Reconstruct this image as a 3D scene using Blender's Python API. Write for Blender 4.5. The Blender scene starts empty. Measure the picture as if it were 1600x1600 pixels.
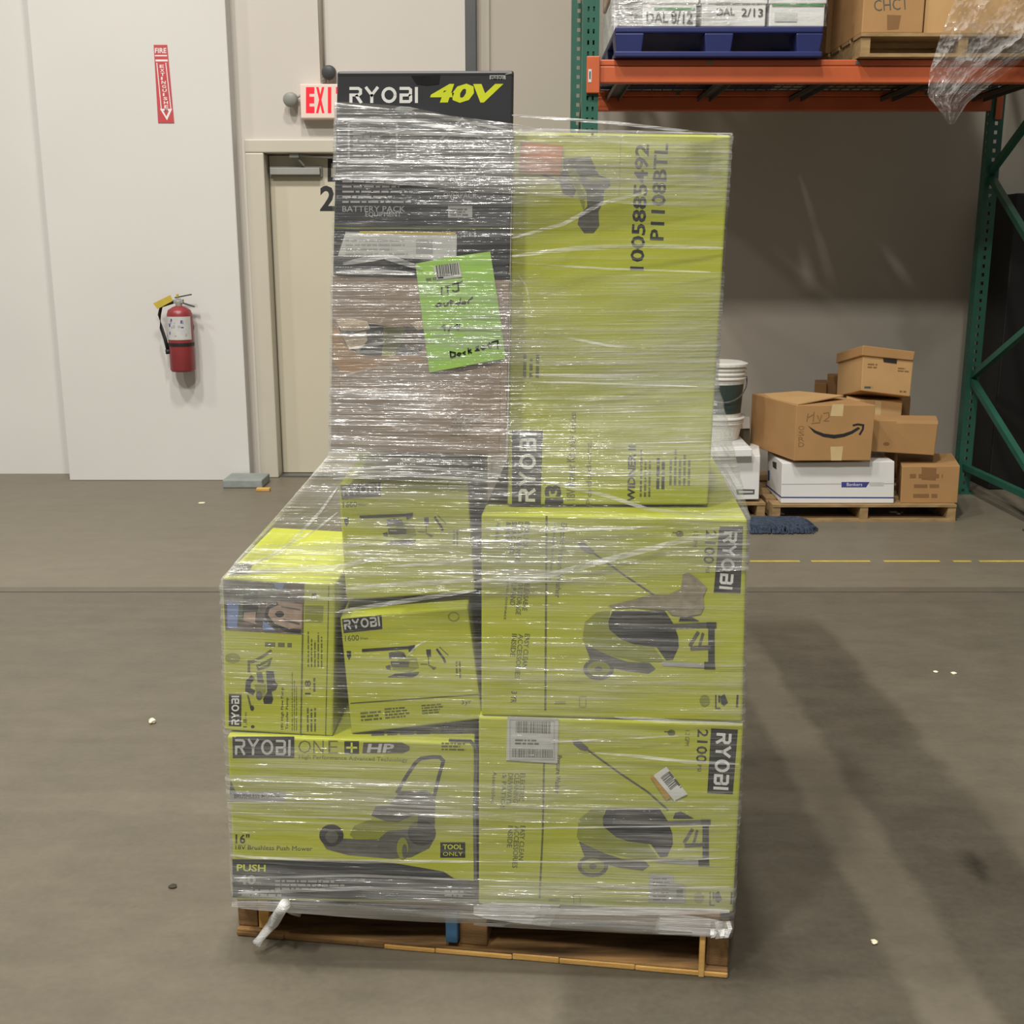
import bpy, bmesh, math, random
import numpy as np
from mathutils import Vector, Matrix
from mathutils.bvhtree import BVHTree
from mathutils.geometry import tessellate_polygon

random.seed(7)
scene = bpy.context.scene
COL = scene.collection

# ------------------------------------------------------------------ camera
F, HC, PITCH = 1750.0, 1.45, math.atan(400 / 1750)
cam_d = bpy.data.cameras.new('camera')
cam_d.sensor_width = 36.0
cam_d.lens = F / 1600 * 36.0
cam = bpy.data.objects.new('camera', cam_d)
cam.location = (0, 0, HC)
cam.rotation_euler = (math.pi / 2 - PITCH, 0, 0)
COL.objects.link(cam)
scene.camera = cam

# ------------------------------------------------------------------ world, lamps, exposure
w = bpy.data.worlds.new('warehouse_air')
scene.world = w
w.use_nodes = True
w.node_tree.nodes['Background'].inputs[0].default_value = (1.0, 0.965, 0.92, 1)
w.node_tree.nodes['Background'].inputs[1].default_value = 0.17

def area(name, loc, sx, sy, power, target=None, col=(1.0, 0.962, 0.90)):
    l = bpy.data.lights.new(name, 'AREA')
    l.shape = 'RECTANGLE'; l.size = sx; l.size_y = sy; l.energy = power; l.color = col
    o = bpy.data.objects.new(name, l)
    o.location = loc
    if target:
        o.rotation_euler = (Vector(target) - Vector(loc)).to_track_quat('-Z', 'Y').to_euler()
    COL.objects.link(o)
    return o

# rows of high-bay strip fixtures under the warehouse roof
area('high_bay_lamp', (-3.1, 2.3, 8.0), 0.35, 0.9, 310)
area('high_bay_lamp', (-0.2, 2.3, 8.0), 0.35, 0.9, 300)
area('high_bay_lamp', (-2.6, -1.6, 7.6), 0.35, 0.9, 420)
area('high_bay_lamp', (-0.2, -1.6, 7.6), 0.35, 0.9, 350)
area('high_bay_lamp', (-6.3, 2.3, 8.0), 0.35, 0.9, 170)

scene.view_settings.view_transform = 'Standard'
scene.view_settings.look = 'None'
scene.view_settings.exposure = 0.0
scene.view_settings.gamma = 1.0
scene.view_settings.use_curve_mapping = False
scene.cycles.transparent_max_bounces = 24
scene.cycles.max_bounces = 8

# ------------------------------------------------------------------ pixel <-> place helpers
CP, SP = math.cos(PITCH), math.sin(PITCH)
CAM = Vector((0, 0, HC))
def ray(u, v):
    x = (u - 800) / F; y = (800 - v) / F
    return Vector((x, CP + y * SP, -SP + y * CP))
def atY(u, v, Y):
    r = ray(u, v); return CAM + r * (Y / r.y)
def atZ(u, v, Z=0.0):
    r = ray(u, v); return CAM + r * ((Z - HC) / r.z)
def crop(ox, oy, s):
    return lambda pts: [(ox + x / s, oy + y / s) for x, y in pts]

# ------------------------------------------------------------------ materials
MATS = {}
def lin(c):
    return tuple((x / 12.92 if x <= 0.04045 else ((x + 0.055) / 1.055) ** 2.4) for x in [v / 255 for v in c])
def mat(name, rgb, rough=0.6, var=0.06, scale=8.0, bump=0.0, bscale=60.0, metal=0.0, stretch=(1, 1, 1), rgb2=None, detail=4.0, spec=0.5):
    if name in MATS: return MATS[name]
    m = bpy.data.materials.new(name); m.use_nodes = True
    nt = m.node_tree; N = nt.nodes; L = nt.links
    b = N['Principled BSDF']
    b.inputs['Roughness'].default_value = rough
    b.inputs['Metallic'].default_value = metal
    b.inputs['Specular IOR Level'].default_value = spec
    tc = N.new('ShaderNodeTexCoord'); mp = N.new('ShaderNodeMapping')
    mp.inputs['Scale'].default_value = stretch
    L.new(tc.outputs['Object'], mp.inputs['Vector'])
    nz = N.new('ShaderNodeTexNoise'); nz.inputs['Scale'].default_value = scale; nz.inputs['Detail'].default_value = detail
    L.new(mp.outputs[0], nz.inputs['Vector'])
    rp = N.new('ShaderNodeValToRGB')
    c = lin(rgb)
    if rgb2: c1, c2 = c, lin(rgb2)
    else: c1 = tuple(x * (1 - var) for x in c); c2 = tuple(min(1, x * (1 + var)) for x in c)
    rp.color_ramp.elements[0].position = 0.3; rp.color_ramp.elements[1].position = 0.7
    rp.color_ramp.elements[0].color = (*c1, 1); rp.color_ramp.elements[1].color = (*c2, 1)
    L.new(nz.outputs['Fac'], rp.inputs[0]); L.new(rp.outputs[0], b.inputs['Base Color'])
    if bump:
        n2 = N.new('ShaderNodeTexNoise'); n2.inputs['Scale'].default_value = bscale; n2.inputs['Detail'].default_value = 5
        L.new(mp.outputs[0], n2.inputs['Vector'])
        bp = N.new('ShaderNodeBump'); bp.inputs['Strength'].default_value = bump; bp.inputs['Distance'].default_value = 0.01
        L.new(n2.outputs['Fac'], bp.inputs['Height']); L.new(bp.outputs[0], b.inputs['Normal'])
    MATS[name] = m
    return m

LIME = mat('lime_carton', (183, 188, 54), 0.5, 0.05, 5)
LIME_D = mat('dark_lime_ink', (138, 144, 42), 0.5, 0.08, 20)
LIME_B = mat('bright_lime_ink', (214, 224, 44), 0.5, 0.04, 20)
INK = mat('black_ink', (40, 40, 38), 0.5, 0.1, 30)
INK_G = mat('grey_ink', (88, 88, 80), 0.5, 0.15, 60)
INK_S = mat('soft_ink', (92, 98, 30), 0.5, 0.12, 50)
WHITE = mat('white_ink', (226, 226, 222), 0.5, 0.04, 30)
GREYW = mat('grey_label_paper', (196, 196, 192), 0.55, 0.06, 40)
LGREY = mat('light_grey_ink', (168, 168, 166), 0.55, 0.06, 40)
BLACKC = mat('black_carton', (52, 53, 56), 0.45, 0.08, 6)
KRAFT = mat('kraft_cardboard', (172, 132, 84), 0.8, 0.06, 7, 0.05, 120)
KRAFT_G = mat('greyed_kraft', (150, 128, 106), 0.75, 0.09, 9, 0.05, 90)
KRAFT_L = mat('pale_kraft', (190, 152, 102), 0.8, 0.06, 7, 0.05, 120)
KRAFT_D = mat('brown_kraft', (134, 98, 58), 0.8, 0.06, 7, 0.05, 120)
KRAFT_IN = mat('torn_kraft_edge', (196, 178, 154), 0.85, 0.12, 40, 0.2, 150)
TAPE = mat('parcel_tape', (206, 182, 134), 0.3, 0.05, 20)
BOXWHITE = mat('white_file_box', (226, 225, 222), 0.6, 0.03, 6)
BLUEP = mat('blue_print', (62, 70, 140), 0.5, 0.06, 30)
NOTE = mat('neon_green_paper', (160, 204, 94), 0.6, 0.05, 12)
ORANGE_S = mat('orange_sticker', (204, 126, 72), 0.6, 0.06, 20)
RACK_O = mat('orange_rack_paint', (188, 92, 52), 0.4, 0.08, 8)
RACK_G = mat('green_rack_paint', (40, 90, 74), 0.4, 0.1, 10)
STEEL = mat('galvanised_steel', (120, 120, 116), 0.4, 0.1, 20, metal=0.7)
DSTEEL = mat('dark_steel_bar', (78, 76, 70), 0.5, 0.1, 20, metal=0.3)
BLUEPAL = mat('blue_plastic', (38, 46, 98), 0.42, 0.1, 6)
RED = mat('red_enamel', (142, 54, 57), 0.35, 0.06, 8)
REDSIGN = mat('red_sign_vinyl', (192, 72, 76), 0.5, 0.06, 20)
BLACKP = mat('black_rubber', (28, 28, 28), 0.55, 0.1, 20)
DARKPANEL = mat('black_panel_paint', (22, 22, 20), 0.5, 0.2, 5)
YTAG = mat('yellow_tag', (190, 168, 62), 0.6, 0.08, 20)
WOOD = mat('pallet_wood', (92, 66, 38), 0.8, 0.3, 3.0, 0.3, 60, stretch=(1, 1, 14), rgb2=(150, 114, 68))
WOOD_X = mat('pallet_board_wood', (82, 60, 36), 0.8, 0.3, 3.0, 0.3, 60, stretch=(2, 16, 16), rgb2=(156, 118, 68))
WOOD_E = mat('lit_edge_pale_wood', (196, 148, 74), 0.8, 0.2, 6, 0.3, 60, stretch=(2, 16, 16), rgb2=(222, 178, 104))
WOOD_P = mat('weathered_pallet_wood', (170, 142, 98), 0.8, 0.2, 4, 0.2, 60, stretch=(3, 10, 10), rgb2=(140, 112, 74))
WALLW = mat('white_wall_paint', (212, 210, 205), 0.75, 0.02, 1.2, 0.04, 90, spec=0.2)
WALLT = mat('taupe_wall_paint', (174, 167, 154), 0.75, 0.03, 1.5, 0.04, 90, spec=0.2)
WALLB = mat('beige_wall_paint', (202, 196, 187), 0.75, 0.02, 1.5, 0.04, 90, spec=0.2)
DOORP = mat('door_paint', (200, 193, 172), 0.45, 0.02, 2)
FRAMEP = mat('door_frame_paint', (196, 190, 174), 0.4, 0.03, 4)
SHADEG = mat('grey_fitting', (150, 150, 144), 0.45, 0.05, 10)
DARKG = mat('dark_grey_conduit', (74, 76, 76), 0.5, 0.06, 10)
PVC = mat('white_bucket_plastic', (222, 220, 212), 0.4, 0.03, 6)
GREENL = mat('dark_green_label', (52, 66, 62), 0.5, 0.1, 14)
GREENB = mat('green_print', (66, 132, 68), 0.5, 0.08, 14)
MOPB = mat('blue_mop_yarn', (66, 82, 104), 0.9, 0.3, 60, 0.8, 120, rgb2=(32, 38, 48))
YLINE = mat('yellow_floor_tape', (196, 176, 70), 0.6, 0.2, 12)
CRUMB = mat('pale_debris', (226, 220, 190), 0.7, 0.1, 30)
DCRUMB = mat('dark_debris', (54, 46, 36), 0.8, 0.1, 30)
PHOTO_D = mat('photo_print_dark', (72, 64, 58), 0.4, 0.5, 40, rgb2=(120, 108, 100))
PHOTO_B = mat('photo_print_blue', (120, 142, 186), 0.4, 0.1, 30)
PHOTO_T = mat('photo_print_tan', (170, 146, 128), 0.4, 0.25, 50)
PHOTO_G = mat('photo_print_green', (92, 100, 80), 0.4, 0.4, 60)

# ---- red letters of the lit exit sign
def emit_mat(name, rgb, strength):
    m = mat(name, rgb, 0.5, 0.02, 10)
    b = m.node_tree.nodes['Principled BSDF']
    b.inputs['Emission Color'].default_value = (*lin(rgb), 1)
    b.inputs['Emission Strength'].default_value = strength
    return m
EXITRED = emit_mat('lit_exit_red', (236, 16, 36), 0.6)
EXITWHITE = emit_mat('lit_exit_face', (226, 206, 194), 0.05)

# ---- concrete floor
def floor_material():
    m = bpy.data.materials.new('polished_concrete'); m.use_nodes = True
    nt = m.node_tree; N = nt.nodes; L = nt.links
    b = N['Principled BSDF']
    geo = N.new('ShaderNodeNewGeometry')
    sep = N.new('ShaderNodeSeparateXYZ'); L.new(geo.outputs['Position'], sep.inputs[0])
    def math_(op, a, b_=None, c=None):
        n = N.new('ShaderNodeMath'); n.operation = op
        for i, q in enumerate((a, b_, c)):
            if q is None: continue
            if isinstance(q, (int, float)): n.inputs[i].default_value = q
            else: L.new(q, n.inputs[i])
        return n.outputs[0]
    def noise(scale, detail=5, st=(1, 1, 1), rough=0.55):
        mp = N.new('ShaderNodeMapping'); mp.inputs['Scale'].default_value = st
        L.new(geo.outputs['Position'], mp.inputs['Vector'])
        n = N.new('ShaderNodeTexNoise'); n.inputs['Scale'].default_value = scale; n.inputs['Detail'].default_value = detail
        n.inputs['Roughness'].default_value = rough
        L.new(mp.outputs[0], n.inputs['Vector']); return n.outputs['Fac']
    wob = math_('MULTIPLY', math_('SUBTRACT', noise(5, 4), 0.5), 0.09)
    X = math_('ADD', sep.outputs['X'], wob); Y = math_('ADD', sep.outputs['Y'], wob)
    def band(c, a0, a1, s=0.03):       # 1 inside a0..a1
        n1 = N.new('ShaderNodeMapRange'); n1.interpolation_type = 'SMOOTHSTEP'
        n1.inputs['From Min'].default_value = a0 - s; n1.inputs['From Max'].default_value = a0 + s
        L.new(c, n1.inputs['Value'])
        n2 = N.new('ShaderNodeMapRange'); n2.interpolation_type = 'SMOOTHSTEP'
        n2.inputs['From Min'].default_value = a1 - s; n2.inputs['From Max'].default_value = a1 + s
        n2.inputs['To Min'].default_value = 1; n2.inputs['To Max'].default_value = 0
        L.new(c, n2.inputs['Value'])
        return math_('MULTIPLY', n1.outputs[0], n2.outputs[0])
    big = noise(0.7, 4); mid = noise(3.5, 6); fine = noise(60, 6); fine2 = noise(13, 8, (0.7, 1, 1), 0.65); streak = noise(4, 5, (0.5, 3, 1))
    v = math_('MULTIPLY_ADD', big, 0.30, 0.66)
    v = math_('ADD', v, math_('MULTIPLY', math_('SUBTRACT', mid, 0.5), 0.26))
    v = math_('ADD', v, math_('MULTIPLY', math_('SUBTRACT', fine, 0.5), 0.22))
    v = math_('ADD', v, math_('MULTIPLY', math_('SUBTRACT', streak, 0.5), 0.22))
    v = math_('ADD', v, math_('MULTIPLY', math_('SUBTRACT', fine2, 0.5), 0.34))
    # worn pale lines where tape was lifted, and the dirt and stack shadow painted dark beside them
    line1 = math_('MULTIPLY', band(X, 0.80, 0.95, 0.025), band(Y, -5, 4.1, 0.2))
    line2 = math_('MULTIPLY', band(Y, 2.74, 2.86, 0.02), band(X, -3.5, 0.82, 0.02))
    dirt_shade = math_('MULTIPLY', band(X, 0.1, 1.26, 0.03), band(Y, 0.5, 4.35, 0.12))
    far = band(sep.outputs['Y'], 4.83, 9, 0.004)
    v = math_('ADD', v, math_('MULTIPLY', line2, 0.10))
    v = math_('ADD', v, math_('MULTIPLY', line1, 0.27))
    v = math_('SUBTRACT', v, math_('MULTIPLY', dirt_shade, 0.26))
    v = math_('ADD', v, math_('MULTIPLY', far, 0.34))
    # dark smear near the right edge
    sm = math_('MULTIPLY', band(X, 1.11, 1.15, 0.02), band(Y, 2.40, 2.52, 0.04))
    v = math_('SUBTRACT', v, math_('MULTIPLY', sm, 0.28))
    mixn = N.new('ShaderNodeMix'); mixn.data_type = 'RGBA'; mixn.blend_type = 'MULTIPLY'; mixn.inputs['Factor'].default_value = 1
    mixn.inputs['A'].default_value = (*lin((108, 101, 87)), 1)
    cmb = N.new('ShaderNodeCombineColor'); L.new(v, cmb.inputs[0]); L.new(v, cmb.inputs[1]); L.new(v, cmb.inputs[2])
    L.new(cmb.outputs[0], mixn.inputs['B'])
    L.new(mixn.outputs['Result'], b.inputs['Base Color'])
    L.new(math_('MULTIPLY_ADD', mid, 0.3, 0.32), b.inputs['Roughness'])
    b.inputs['Specular IOR Level'].default_value = 0.35
    bp = N.new('ShaderNodeBump'); bp.inputs['Strength'].default_value = 0.06; bp.inputs['Distance'].default_value = 0.005
    L.new(fine, bp.inputs['Height']); L.new(bp.outputs[0], b.inputs['Normal'])
    return m
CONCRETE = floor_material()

# ---- stretch film: clear plastic whose layers haze over and shine along the stretch direction, highlight streaks whitened into the haze
def film_material(name, base, streak, gloss, zscale=130.0, rough=0.2, patch=0.25, bumpd=0.004, seed=0.0):
    m = bpy.data.materials.new(name); m.use_nodes = True
    nt = m.node_tree; N = nt.nodes; L = nt.links
    for n in list(N): N.remove(n)
    out = N.new('ShaderNodeOutputMaterial')
    geo = N.new('ShaderNodeNewGeometry')
    def math_(op, a, b_=None, c=None, clamp=False):
        n = N.new('ShaderNodeMath'); n.operation = op; n.use_clamp = clamp
        for i, q in enumerate((a, b_, c)):
            if q is None: continue
            if isinstance(q, (int, float)): n.inputs[i].default_value = q
            else: L.new(q, n.inputs[i])
        return n.outputs[0]
    def noise(st, detail=3, scale=1.0, rough_=0.55, dist=0.0, loc=(0, 0, 0)):
        mp = N.new('ShaderNodeMapping'); mp.inputs['Scale'].default_value = st; mp.inputs['Location'].default_value = tuple(q + seed for q in loc)
        L.new(geo.outputs['Position'], mp.inputs['Vector'])
        n = N.new('ShaderNodeTexNoise'); n.inputs['Scale'].default_value = scale; n.inputs['Detail'].default_value = detail
        n.inputs['Roughness'].default_value = rough_; n.inputs['Distortion'].default_value = dist
        L.new(mp.outputs[0], n.inputs['Vector']); return n.outputs['Fac']
    s1 = noise((2.2, 2.2, zscale), 4, dist=0.12)
    s2 = noise((9, 9, zscale * 2.0), 2, loc=(3, 1, 5))
    pz = noise((2.2, 2.2, 5.0), 3, loc=(1, 7, 2))
    # streaks: keep the peaks, painted into the haze as highlights
    mr = N.new('ShaderNodeMapRange'); mr.inputs['From Min'].default_value = 0.50; mr.inputs['From Max'].default_value = 0.74
    L.new(math_('MULTIPLY_ADD', s2, 0.4, math_('MULTIPLY', s1, 0.62)), mr.inputs['Value'])
    pr = N.new('ShaderNodeMapRange'); pr.inputs['From Min'].default_value = 0.42; pr.inputs['From Max'].default_value = 0.66
    L.new(pz, pr.inputs['Value'])
    haze = math_('ADD', base, math_('MULTIPLY', pr.outputs[0], patch))
    haze = math_('ADD', haze, math_('MULTIPLY', mr.outputs[0], math_('MULTIPLY_ADD', pr.outputs[0], streak * 0.8, streak * 0.3)), clamp=True)
    bp = N.new('ShaderNodeBump'); bp.inputs['Strength'].default_value = 1.0; bp.inputs['Distance'].default_value = bumpd
    h = math_('ADD', math_('ADD', s1, math_('MULTIPLY', s2, 0.5)), math_('MULTIPLY', noise((34, 34, 60), 2), 0.5))
    L.new(h, bp.inputs['Height'])
    tr = N.new('ShaderNodeBsdfTransparent'); tr.inputs[0].default_value = (0.97, 0.975, 0.97, 1)
    df = N.new('ShaderNodeBsdfDiffuse'); df.inputs[0].default_value = (0.93, 0.93, 0.92, 1)
    L.new(bp.outputs[0], df.inputs['Normal'])
    gl = N.new('ShaderNodeBsdfGlossy'); gl.inputs['Roughness'].default_value = rough; gl.inputs[0].default_value = (1, 1, 1, 1)
    L.new(bp.outputs[0], gl.inputs['Normal'])
    m1 = N.new('ShaderNodeMixShader'); L.new(haze, m1.inputs[0]); L.new(tr.outputs[0], m1.inputs[1]); L.new(df.outputs[0], m1.inputs[2])
    m2 = N.new('ShaderNodeMixShader'); L.new(math_('MULTIPLY', math_('MULTIPLY_ADD', mr.outputs[0], gloss, gloss * 0.12), math_('MULTIPLY_ADD', pr.outputs[0], 0.8, 0.2)), m2.inputs[0])
    L.new(m1.outputs[0], m2.inputs[1]); L.new(gl.outputs[0], m2.inputs[2])
    L.new(m2.outputs[0], out.inputs[0])
    return m
FILM = film_material('stretch_film', 0.04, 0.34, 0.42, rough=0.15, patch=0.15)
FILM2 = film_material('overlapped_film', 0.04, 0.66, 0.75, zscale=170, rough=0.14, patch=0.18, seed=7.3)
FOLD = film_material('folded_film', 0.30, 0.4, 0.25, patch=0.2)
ROPE = film_material('bunched_film', 0.42, 0.4, 0.30, zscale=220, patch=0.2)
LOOSE = film_material('loose_film', 0.06, 0.30, 0.55, zscale=30, rough=0.10, bumpd=0.02)

# ------------------------------------------------------------------ object helpers
def link(name, me, parent=None):
    o = bpy.data.objects.new(name, me); COL.objects.link(o)
    if parent: o.parent = parent
    return o
def tag(o, label=None, cat=None, group=None, kind=None):
    if label: o['label'] = label
    if cat: o['category'] = cat
    if group: o['group'] = group
    if kind: o['kind'] = kind
    return o
def empty(name, loc, label, cat, group=None):
    o = link(name, None); o.location = loc; o.empty_display_size = 0.1
    bpy.context.view_layer.update()
    return tag(o, label, cat, group)

class MB:
    """collects polygons in world space, builds ONE mesh object"""
    def __init__(self): self.v = []; self.f = []; self.m = []; self.mats = []
    def mi(self, m):
        if m not in self.mats: self.mats.append(m)
        return self.mats.index(m)
    def add(self, verts, faces, m):
        o = len(self.v); self.v += [tuple(p) for p in verts]
        k = self.mi(m)
        for f in faces: self.f.append(tuple(i + o for i in f)); self.m.append(k)
    def hexa(self, c, m):          # c: 8 corners, front TL TR BR BL then back TL TR BR BL
        self.add(c, [(3, 2, 1, 0), (4, 5, 6, 7), (0, 1, 5, 4), (7, 6, 2, 3), (1, 2, 6, 5), (4, 7, 3, 0)], m)
    def box(self, lo, hi, m):
        x0, y0, z0 = lo; x1, y1, z1 = hi
        self.hexa([(x0, y0, z1), (x1, y0, z1), (x1, y0, z0), (x0, y0, z0), (x0, y1, z1), (x1, y1, z1), (x1, y1, z0), (x0, y1, z0)], m)
    def beam(self, a, b, wd, th, m, up=(0, 0, 1)):
        a = Vector(a); b = Vector(b); d = (b - a).normalized(); up = Vector(up)
        s = d.cross(up)
        if s.length < 1e-4: s = d.cross(Vector((0, 1, 0)))
        s.normalize(); n = s.cross(d).normalized()
        s *= wd / 2; n *= th / 2
        self.hexa([a - s + n, a + s + n, a + s - n, a - s - n, b - s + n, b + s + n, b + s - n, b - s - n], m)
    def tube(self, pts, r, m, seg=8, r2=None):
        pts = [Vector(p) for p in pts]; n = len(pts); vs = []; fs = []
        for i, p in enumerate(pts):
            d = (pts[min(i + 1, n - 1)] - pts[max(i - 1, 0)]).normalized()
            a = d.cross(Vector((0, 0, 1)))
            if a.length < 1e-3: a = d.cross(Vector((0, 1, 0)))
            a.normalize(); b = d.cross(a)
            rr = r if r2 is None else r + (r2 - r) * i / (n - 1)
            if isinstance(r, list): rr = r[i]
            for k in range(seg):
                t = 2 * math.pi * k / seg
                vs.append(p + (a * math.cos(t) + b * math.sin(t)) * rr)
        for i in range(n - 1):
            for k in range(seg):
                fs.append((i * seg + k, i * seg + (k + 1) % seg, (i + 1) * seg + (k + 1) % seg, (i + 1) * seg + k))
        fs.append(tuple(range(seg))[::-1]); fs.append(tuple((n - 1) * seg + k for k in range(seg)))
        self.add(vs, fs, m)
    def lathe(self, c, prof, m, seg=28, axis=None):     # prof: (r, z)
        c = Vector(c); vs = []; fs = []
        q = Vector((0, 0, 1)).rotation_difference(Vector(axis or (0, 0, 1)))
        for r, z in prof:
            for k in range(seg):
                t = 2 * math.pi * k / seg
                vs.append(c + q @ Vector((r * math.cos(t), r * math.sin(t), z)))
        n = len(prof)
        for i in range(n - 1):
            for k in range(seg):
                fs.append((i * seg + k, i * seg + (k + 1) % seg, (i + 1) * seg + (k + 1) % seg, (i + 1) * seg + k))
        fs.append(tuple(range(seg))[::-1]); fs.append(tuple((n - 1) * seg + k for k in range(seg)))
        self.add(vs, fs, m)
    def build(self, name, parent=None, smooth=False, bevel=0.0):
        me = bpy.data.meshes.new(name)
        me.from_pydata(self.v, [], self.f)
        for m in self.mats: me.materials.append(m)
        me.polygons.foreach_set('material_index', self.m)
        if bevel:
            bm = bmesh.new(); bm.from_mesh(me)
            bmesh.ops.recalc_face_normals(bm, faces=bm.faces)
            bmesh.ops.bevel(bm, geom=[e for e in bm.edges if len(e.link_faces) == 2 and e.calc_face_angle(0) > 0.5], offset=bevel, segments=2, profile=0.5, affect='EDGES')
            bm.to_mesh(me); bm.free()
        me.validate(); me.update()
        if smooth:
            me.polygons.foreach_set('use_smooth', [True] * len(me.polygons))
        # origin at the base centre of its own geometry (or the parent's frame)
        o = link(name, me, parent)
        if parent is not None:
            o.matrix_parent_inverse = parent.matrix_world.inverted()
        else:
            lo = np.array([list(p.co) for p in me.vertices]); c = lo.mean(0); z = lo[:, 2].min()
            me.transform(Matrix.Translation((-c[0], -c[1], -z))); o.location = (c[0], c[1], z)
        return o

# ------------------------------------------------------------------ printing on flat faces
class Face:
    def __init__(self, tl, tr, bl):
        self.p = Vector(bl); self.n = (Vector(tl) - Vector(bl)).cross(Vector(tr) - Vector(tl)).normalized()
        if self.n.dot(CAM - self.p) < 0: self.n = -self.n
    def un(self, u, v, off=0.0):
        r = ray(u, v); t = (self.p - CAM).dot(self.n) / r.dot(self.n)
        return CAM + r * t + self.n * off

def text_mesh(s, bold):
    cu = bpy.data.curves.new('t', 'FONT'); cu.body = s; cu.size = 1.0; cu.resolution_u = 2
    cu.offset = bold; cu.fill_mode = 'FRONT'
    o = bpy.data.objects.new('t', cu); COL.objects.link(o)
    dg = bpy.context.evaluated_depsgraph_get()
    me = bpy.data.meshes.new_from_object(o.evaluated_get(dg))
    vs = [(p.co.x, p.co.y) for p in me.vertices]; fs = [tuple(p.vertices) for p in me.polygons]
    bpy.data.objects.remove(o); bpy.data.curves.remove(cu); bpy.data.meshes.remove(me)
    return vs, fs

class Print:
    LAY = 0.0003
    def __init__(self, face, remap=None): self.face = face; self.b = MB(); self.remap = remap
    def pt(self, u, v, lay):
        if self.remap: u, v = self.remap(u, v)
        return self.face.un(u, v, self.LAY * lay)
    def poly(self, m, pts, lay=1):
        self.b.add([self.pt(u, v, lay) for u, v in pts], [tuple(range(len(pts)))], m)
    def rect(self, m, u0, v0, u1, v1, lay=1): self.poly(m, [(u0, v0), (u1, v0), (u1, v1), (u0, v1)], lay)
    def ell(self, m, c, rx, ry, lay=1, n=20, rot=0.0):
        cr, sr = math.cos(rot), math.sin(rot)
        self.poly(m, [(c[0] + rx * math.cos(t) * cr - ry * math.sin(t) * sr, c[1] + rx * math.cos(t) * sr + ry * math.sin(t) * cr) for t in [2 * math.pi * k / n for k in range(n)]], lay)
    def stroke(self, m, pts, wd, lay=1, closed=False):
        pts = list(pts) + ([pts[0]] if closed else [])
        L, R = [], []
        n = len(pts)
        for i, (x, y) in enumerate(pts):
            a = pts[i - 1] if i > 0 else (pts[-2] if closed else pts[0]); c = pts[i + 1] if i < n - 1 else (pts[1] if closed else pts[-1])
            d1 = Vector((x - a[0], y - a[1])); d2 = Vector((c[0] - x, c[1] - y))
            if d1.length < 1e-6: d1 = d2
            if d2.length < 1e-6: d2 = d1
            d1.normalize(); d2.normalize()
            t = (d1 + d2); t = t.normalized() if t.length > 1e-3 else d1
            nn = Vector((-t.y, t.x)); k = wd / 2 / max(0.5, abs(nn.dot(Vector((-d1.y, d1.x)))))
            L.append((x + nn.x * k, y + nn.y * k)); R.append((x - nn.x * k, y - nn.y * k))
        vs = [self.pt(*p, lay) for p in L] + [self.pt(*p, lay) for p in R]
        self.b.add(vs, [(i, i + 1, n + i + 1, n + i) for i in range(n - 1)], m)
    def frame(self, org, d, sx, sy):
        d = Vector(d).normalized(); up = Vector((d.y, -d.x))
        return lambda x, y: (org[0] + d.x * x * sx + up.x * y * sy, org[1] + d.y * x * sx + up.y * y * sy)
    def text(self, m, s, org, d, length, h, lay=1, bold=0.0, slant=0.0):
        vs, fs = text_mesh(s, bold)
        x0 = min(p[0] for p in vs); x1 = max(p[0] for p in vs); y0 = min(p[1] for p in vs); y1 = max(p[1] for p in vs)
        f = self.frame(org, d, 1, 1)
        q = []
        for x, y in vs:
            yy = (y - y0) / (y1 - y0) * h
            q.append(f((x - x0) / (x1 - x0) * (length - slant * h) + slant * yy, yy))
        self.b.add([self.pt(*p, lay) for p in q], fs, m)
    def lines(self, m, org, d, length, h, rows, lay=1, seed=0, fill=0.55, ragged=0.35):
        """print too small to read: rows of word-long dashes"""
        rnd = random.Random(seed); f = self.frame(org, d, 1, 1)
        rh = h / rows
        for r in range(rows):
            x = 0; end = length * (1 - ragged * rnd.random()); y = -(r + 1) * rh
            while x < end:
                wl = rh * rnd.uniform(0.6, 2.6); wl = min(wl, end - x)
                self.poly(m, [f(x, y), f(x + wl, y), f(x + wl, y + rh * fill), f(x, y + rh * fill)], lay)
                x += wl + rh * 0.35
    def logo(self, org, d, length, h, fg, lay=2, wt=0.17, gap=0.2):
        L = {'R': (0.84, [[(0, .91), (.6, .91), (.74, .82), (.74, .6), (.6, .5), (.1, .5), (.1, 0)], [(.44, .5), (.8, 0)]]),
             'Y': (0.9, [[(.04, 1), (.45, .5), (.86, 1)], [(.45, .55), (.45, 0)]]),
             'O': (1.0, [[(.5 + .41 * math.cos(t), .5 + .41 * math.sin(t)) for t in [2 * math.pi * k / 16 for k in range(17)]]]),
             'B': (0.82, [[(0, .91), (.62, .91), (.73, .83), (.73, .6), (.62, .5), (.1, .5), (.1, .09), (.64, .09), (.74, .17), (.74, .42), (.62, .5)]]),
             'I': (0.2, [[(.1, 1), (.1, 0)]])}
        tot = sum(L[c][0] for c in 'RYOBI') + gap * 4
        f = self.frame(org, d, length / tot, h); x = 0
        wpx = wt * min(h, length / tot * 1.15)
        for c in 'RYOBI':
            wd, st = L[c]
            for s in st: self.stroke(fg, [f(x + a, b) for a, b in s], wpx, lay)
            x += wd + gap
    def build(self, name, parent):
        o = self.b.build(name, parent)
        if any(k in name for k in ('text', 'print', 'handwriting', 'lettering', 'marks', 'stripe')): o['kind'] = 'stuff'
        return o

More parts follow.
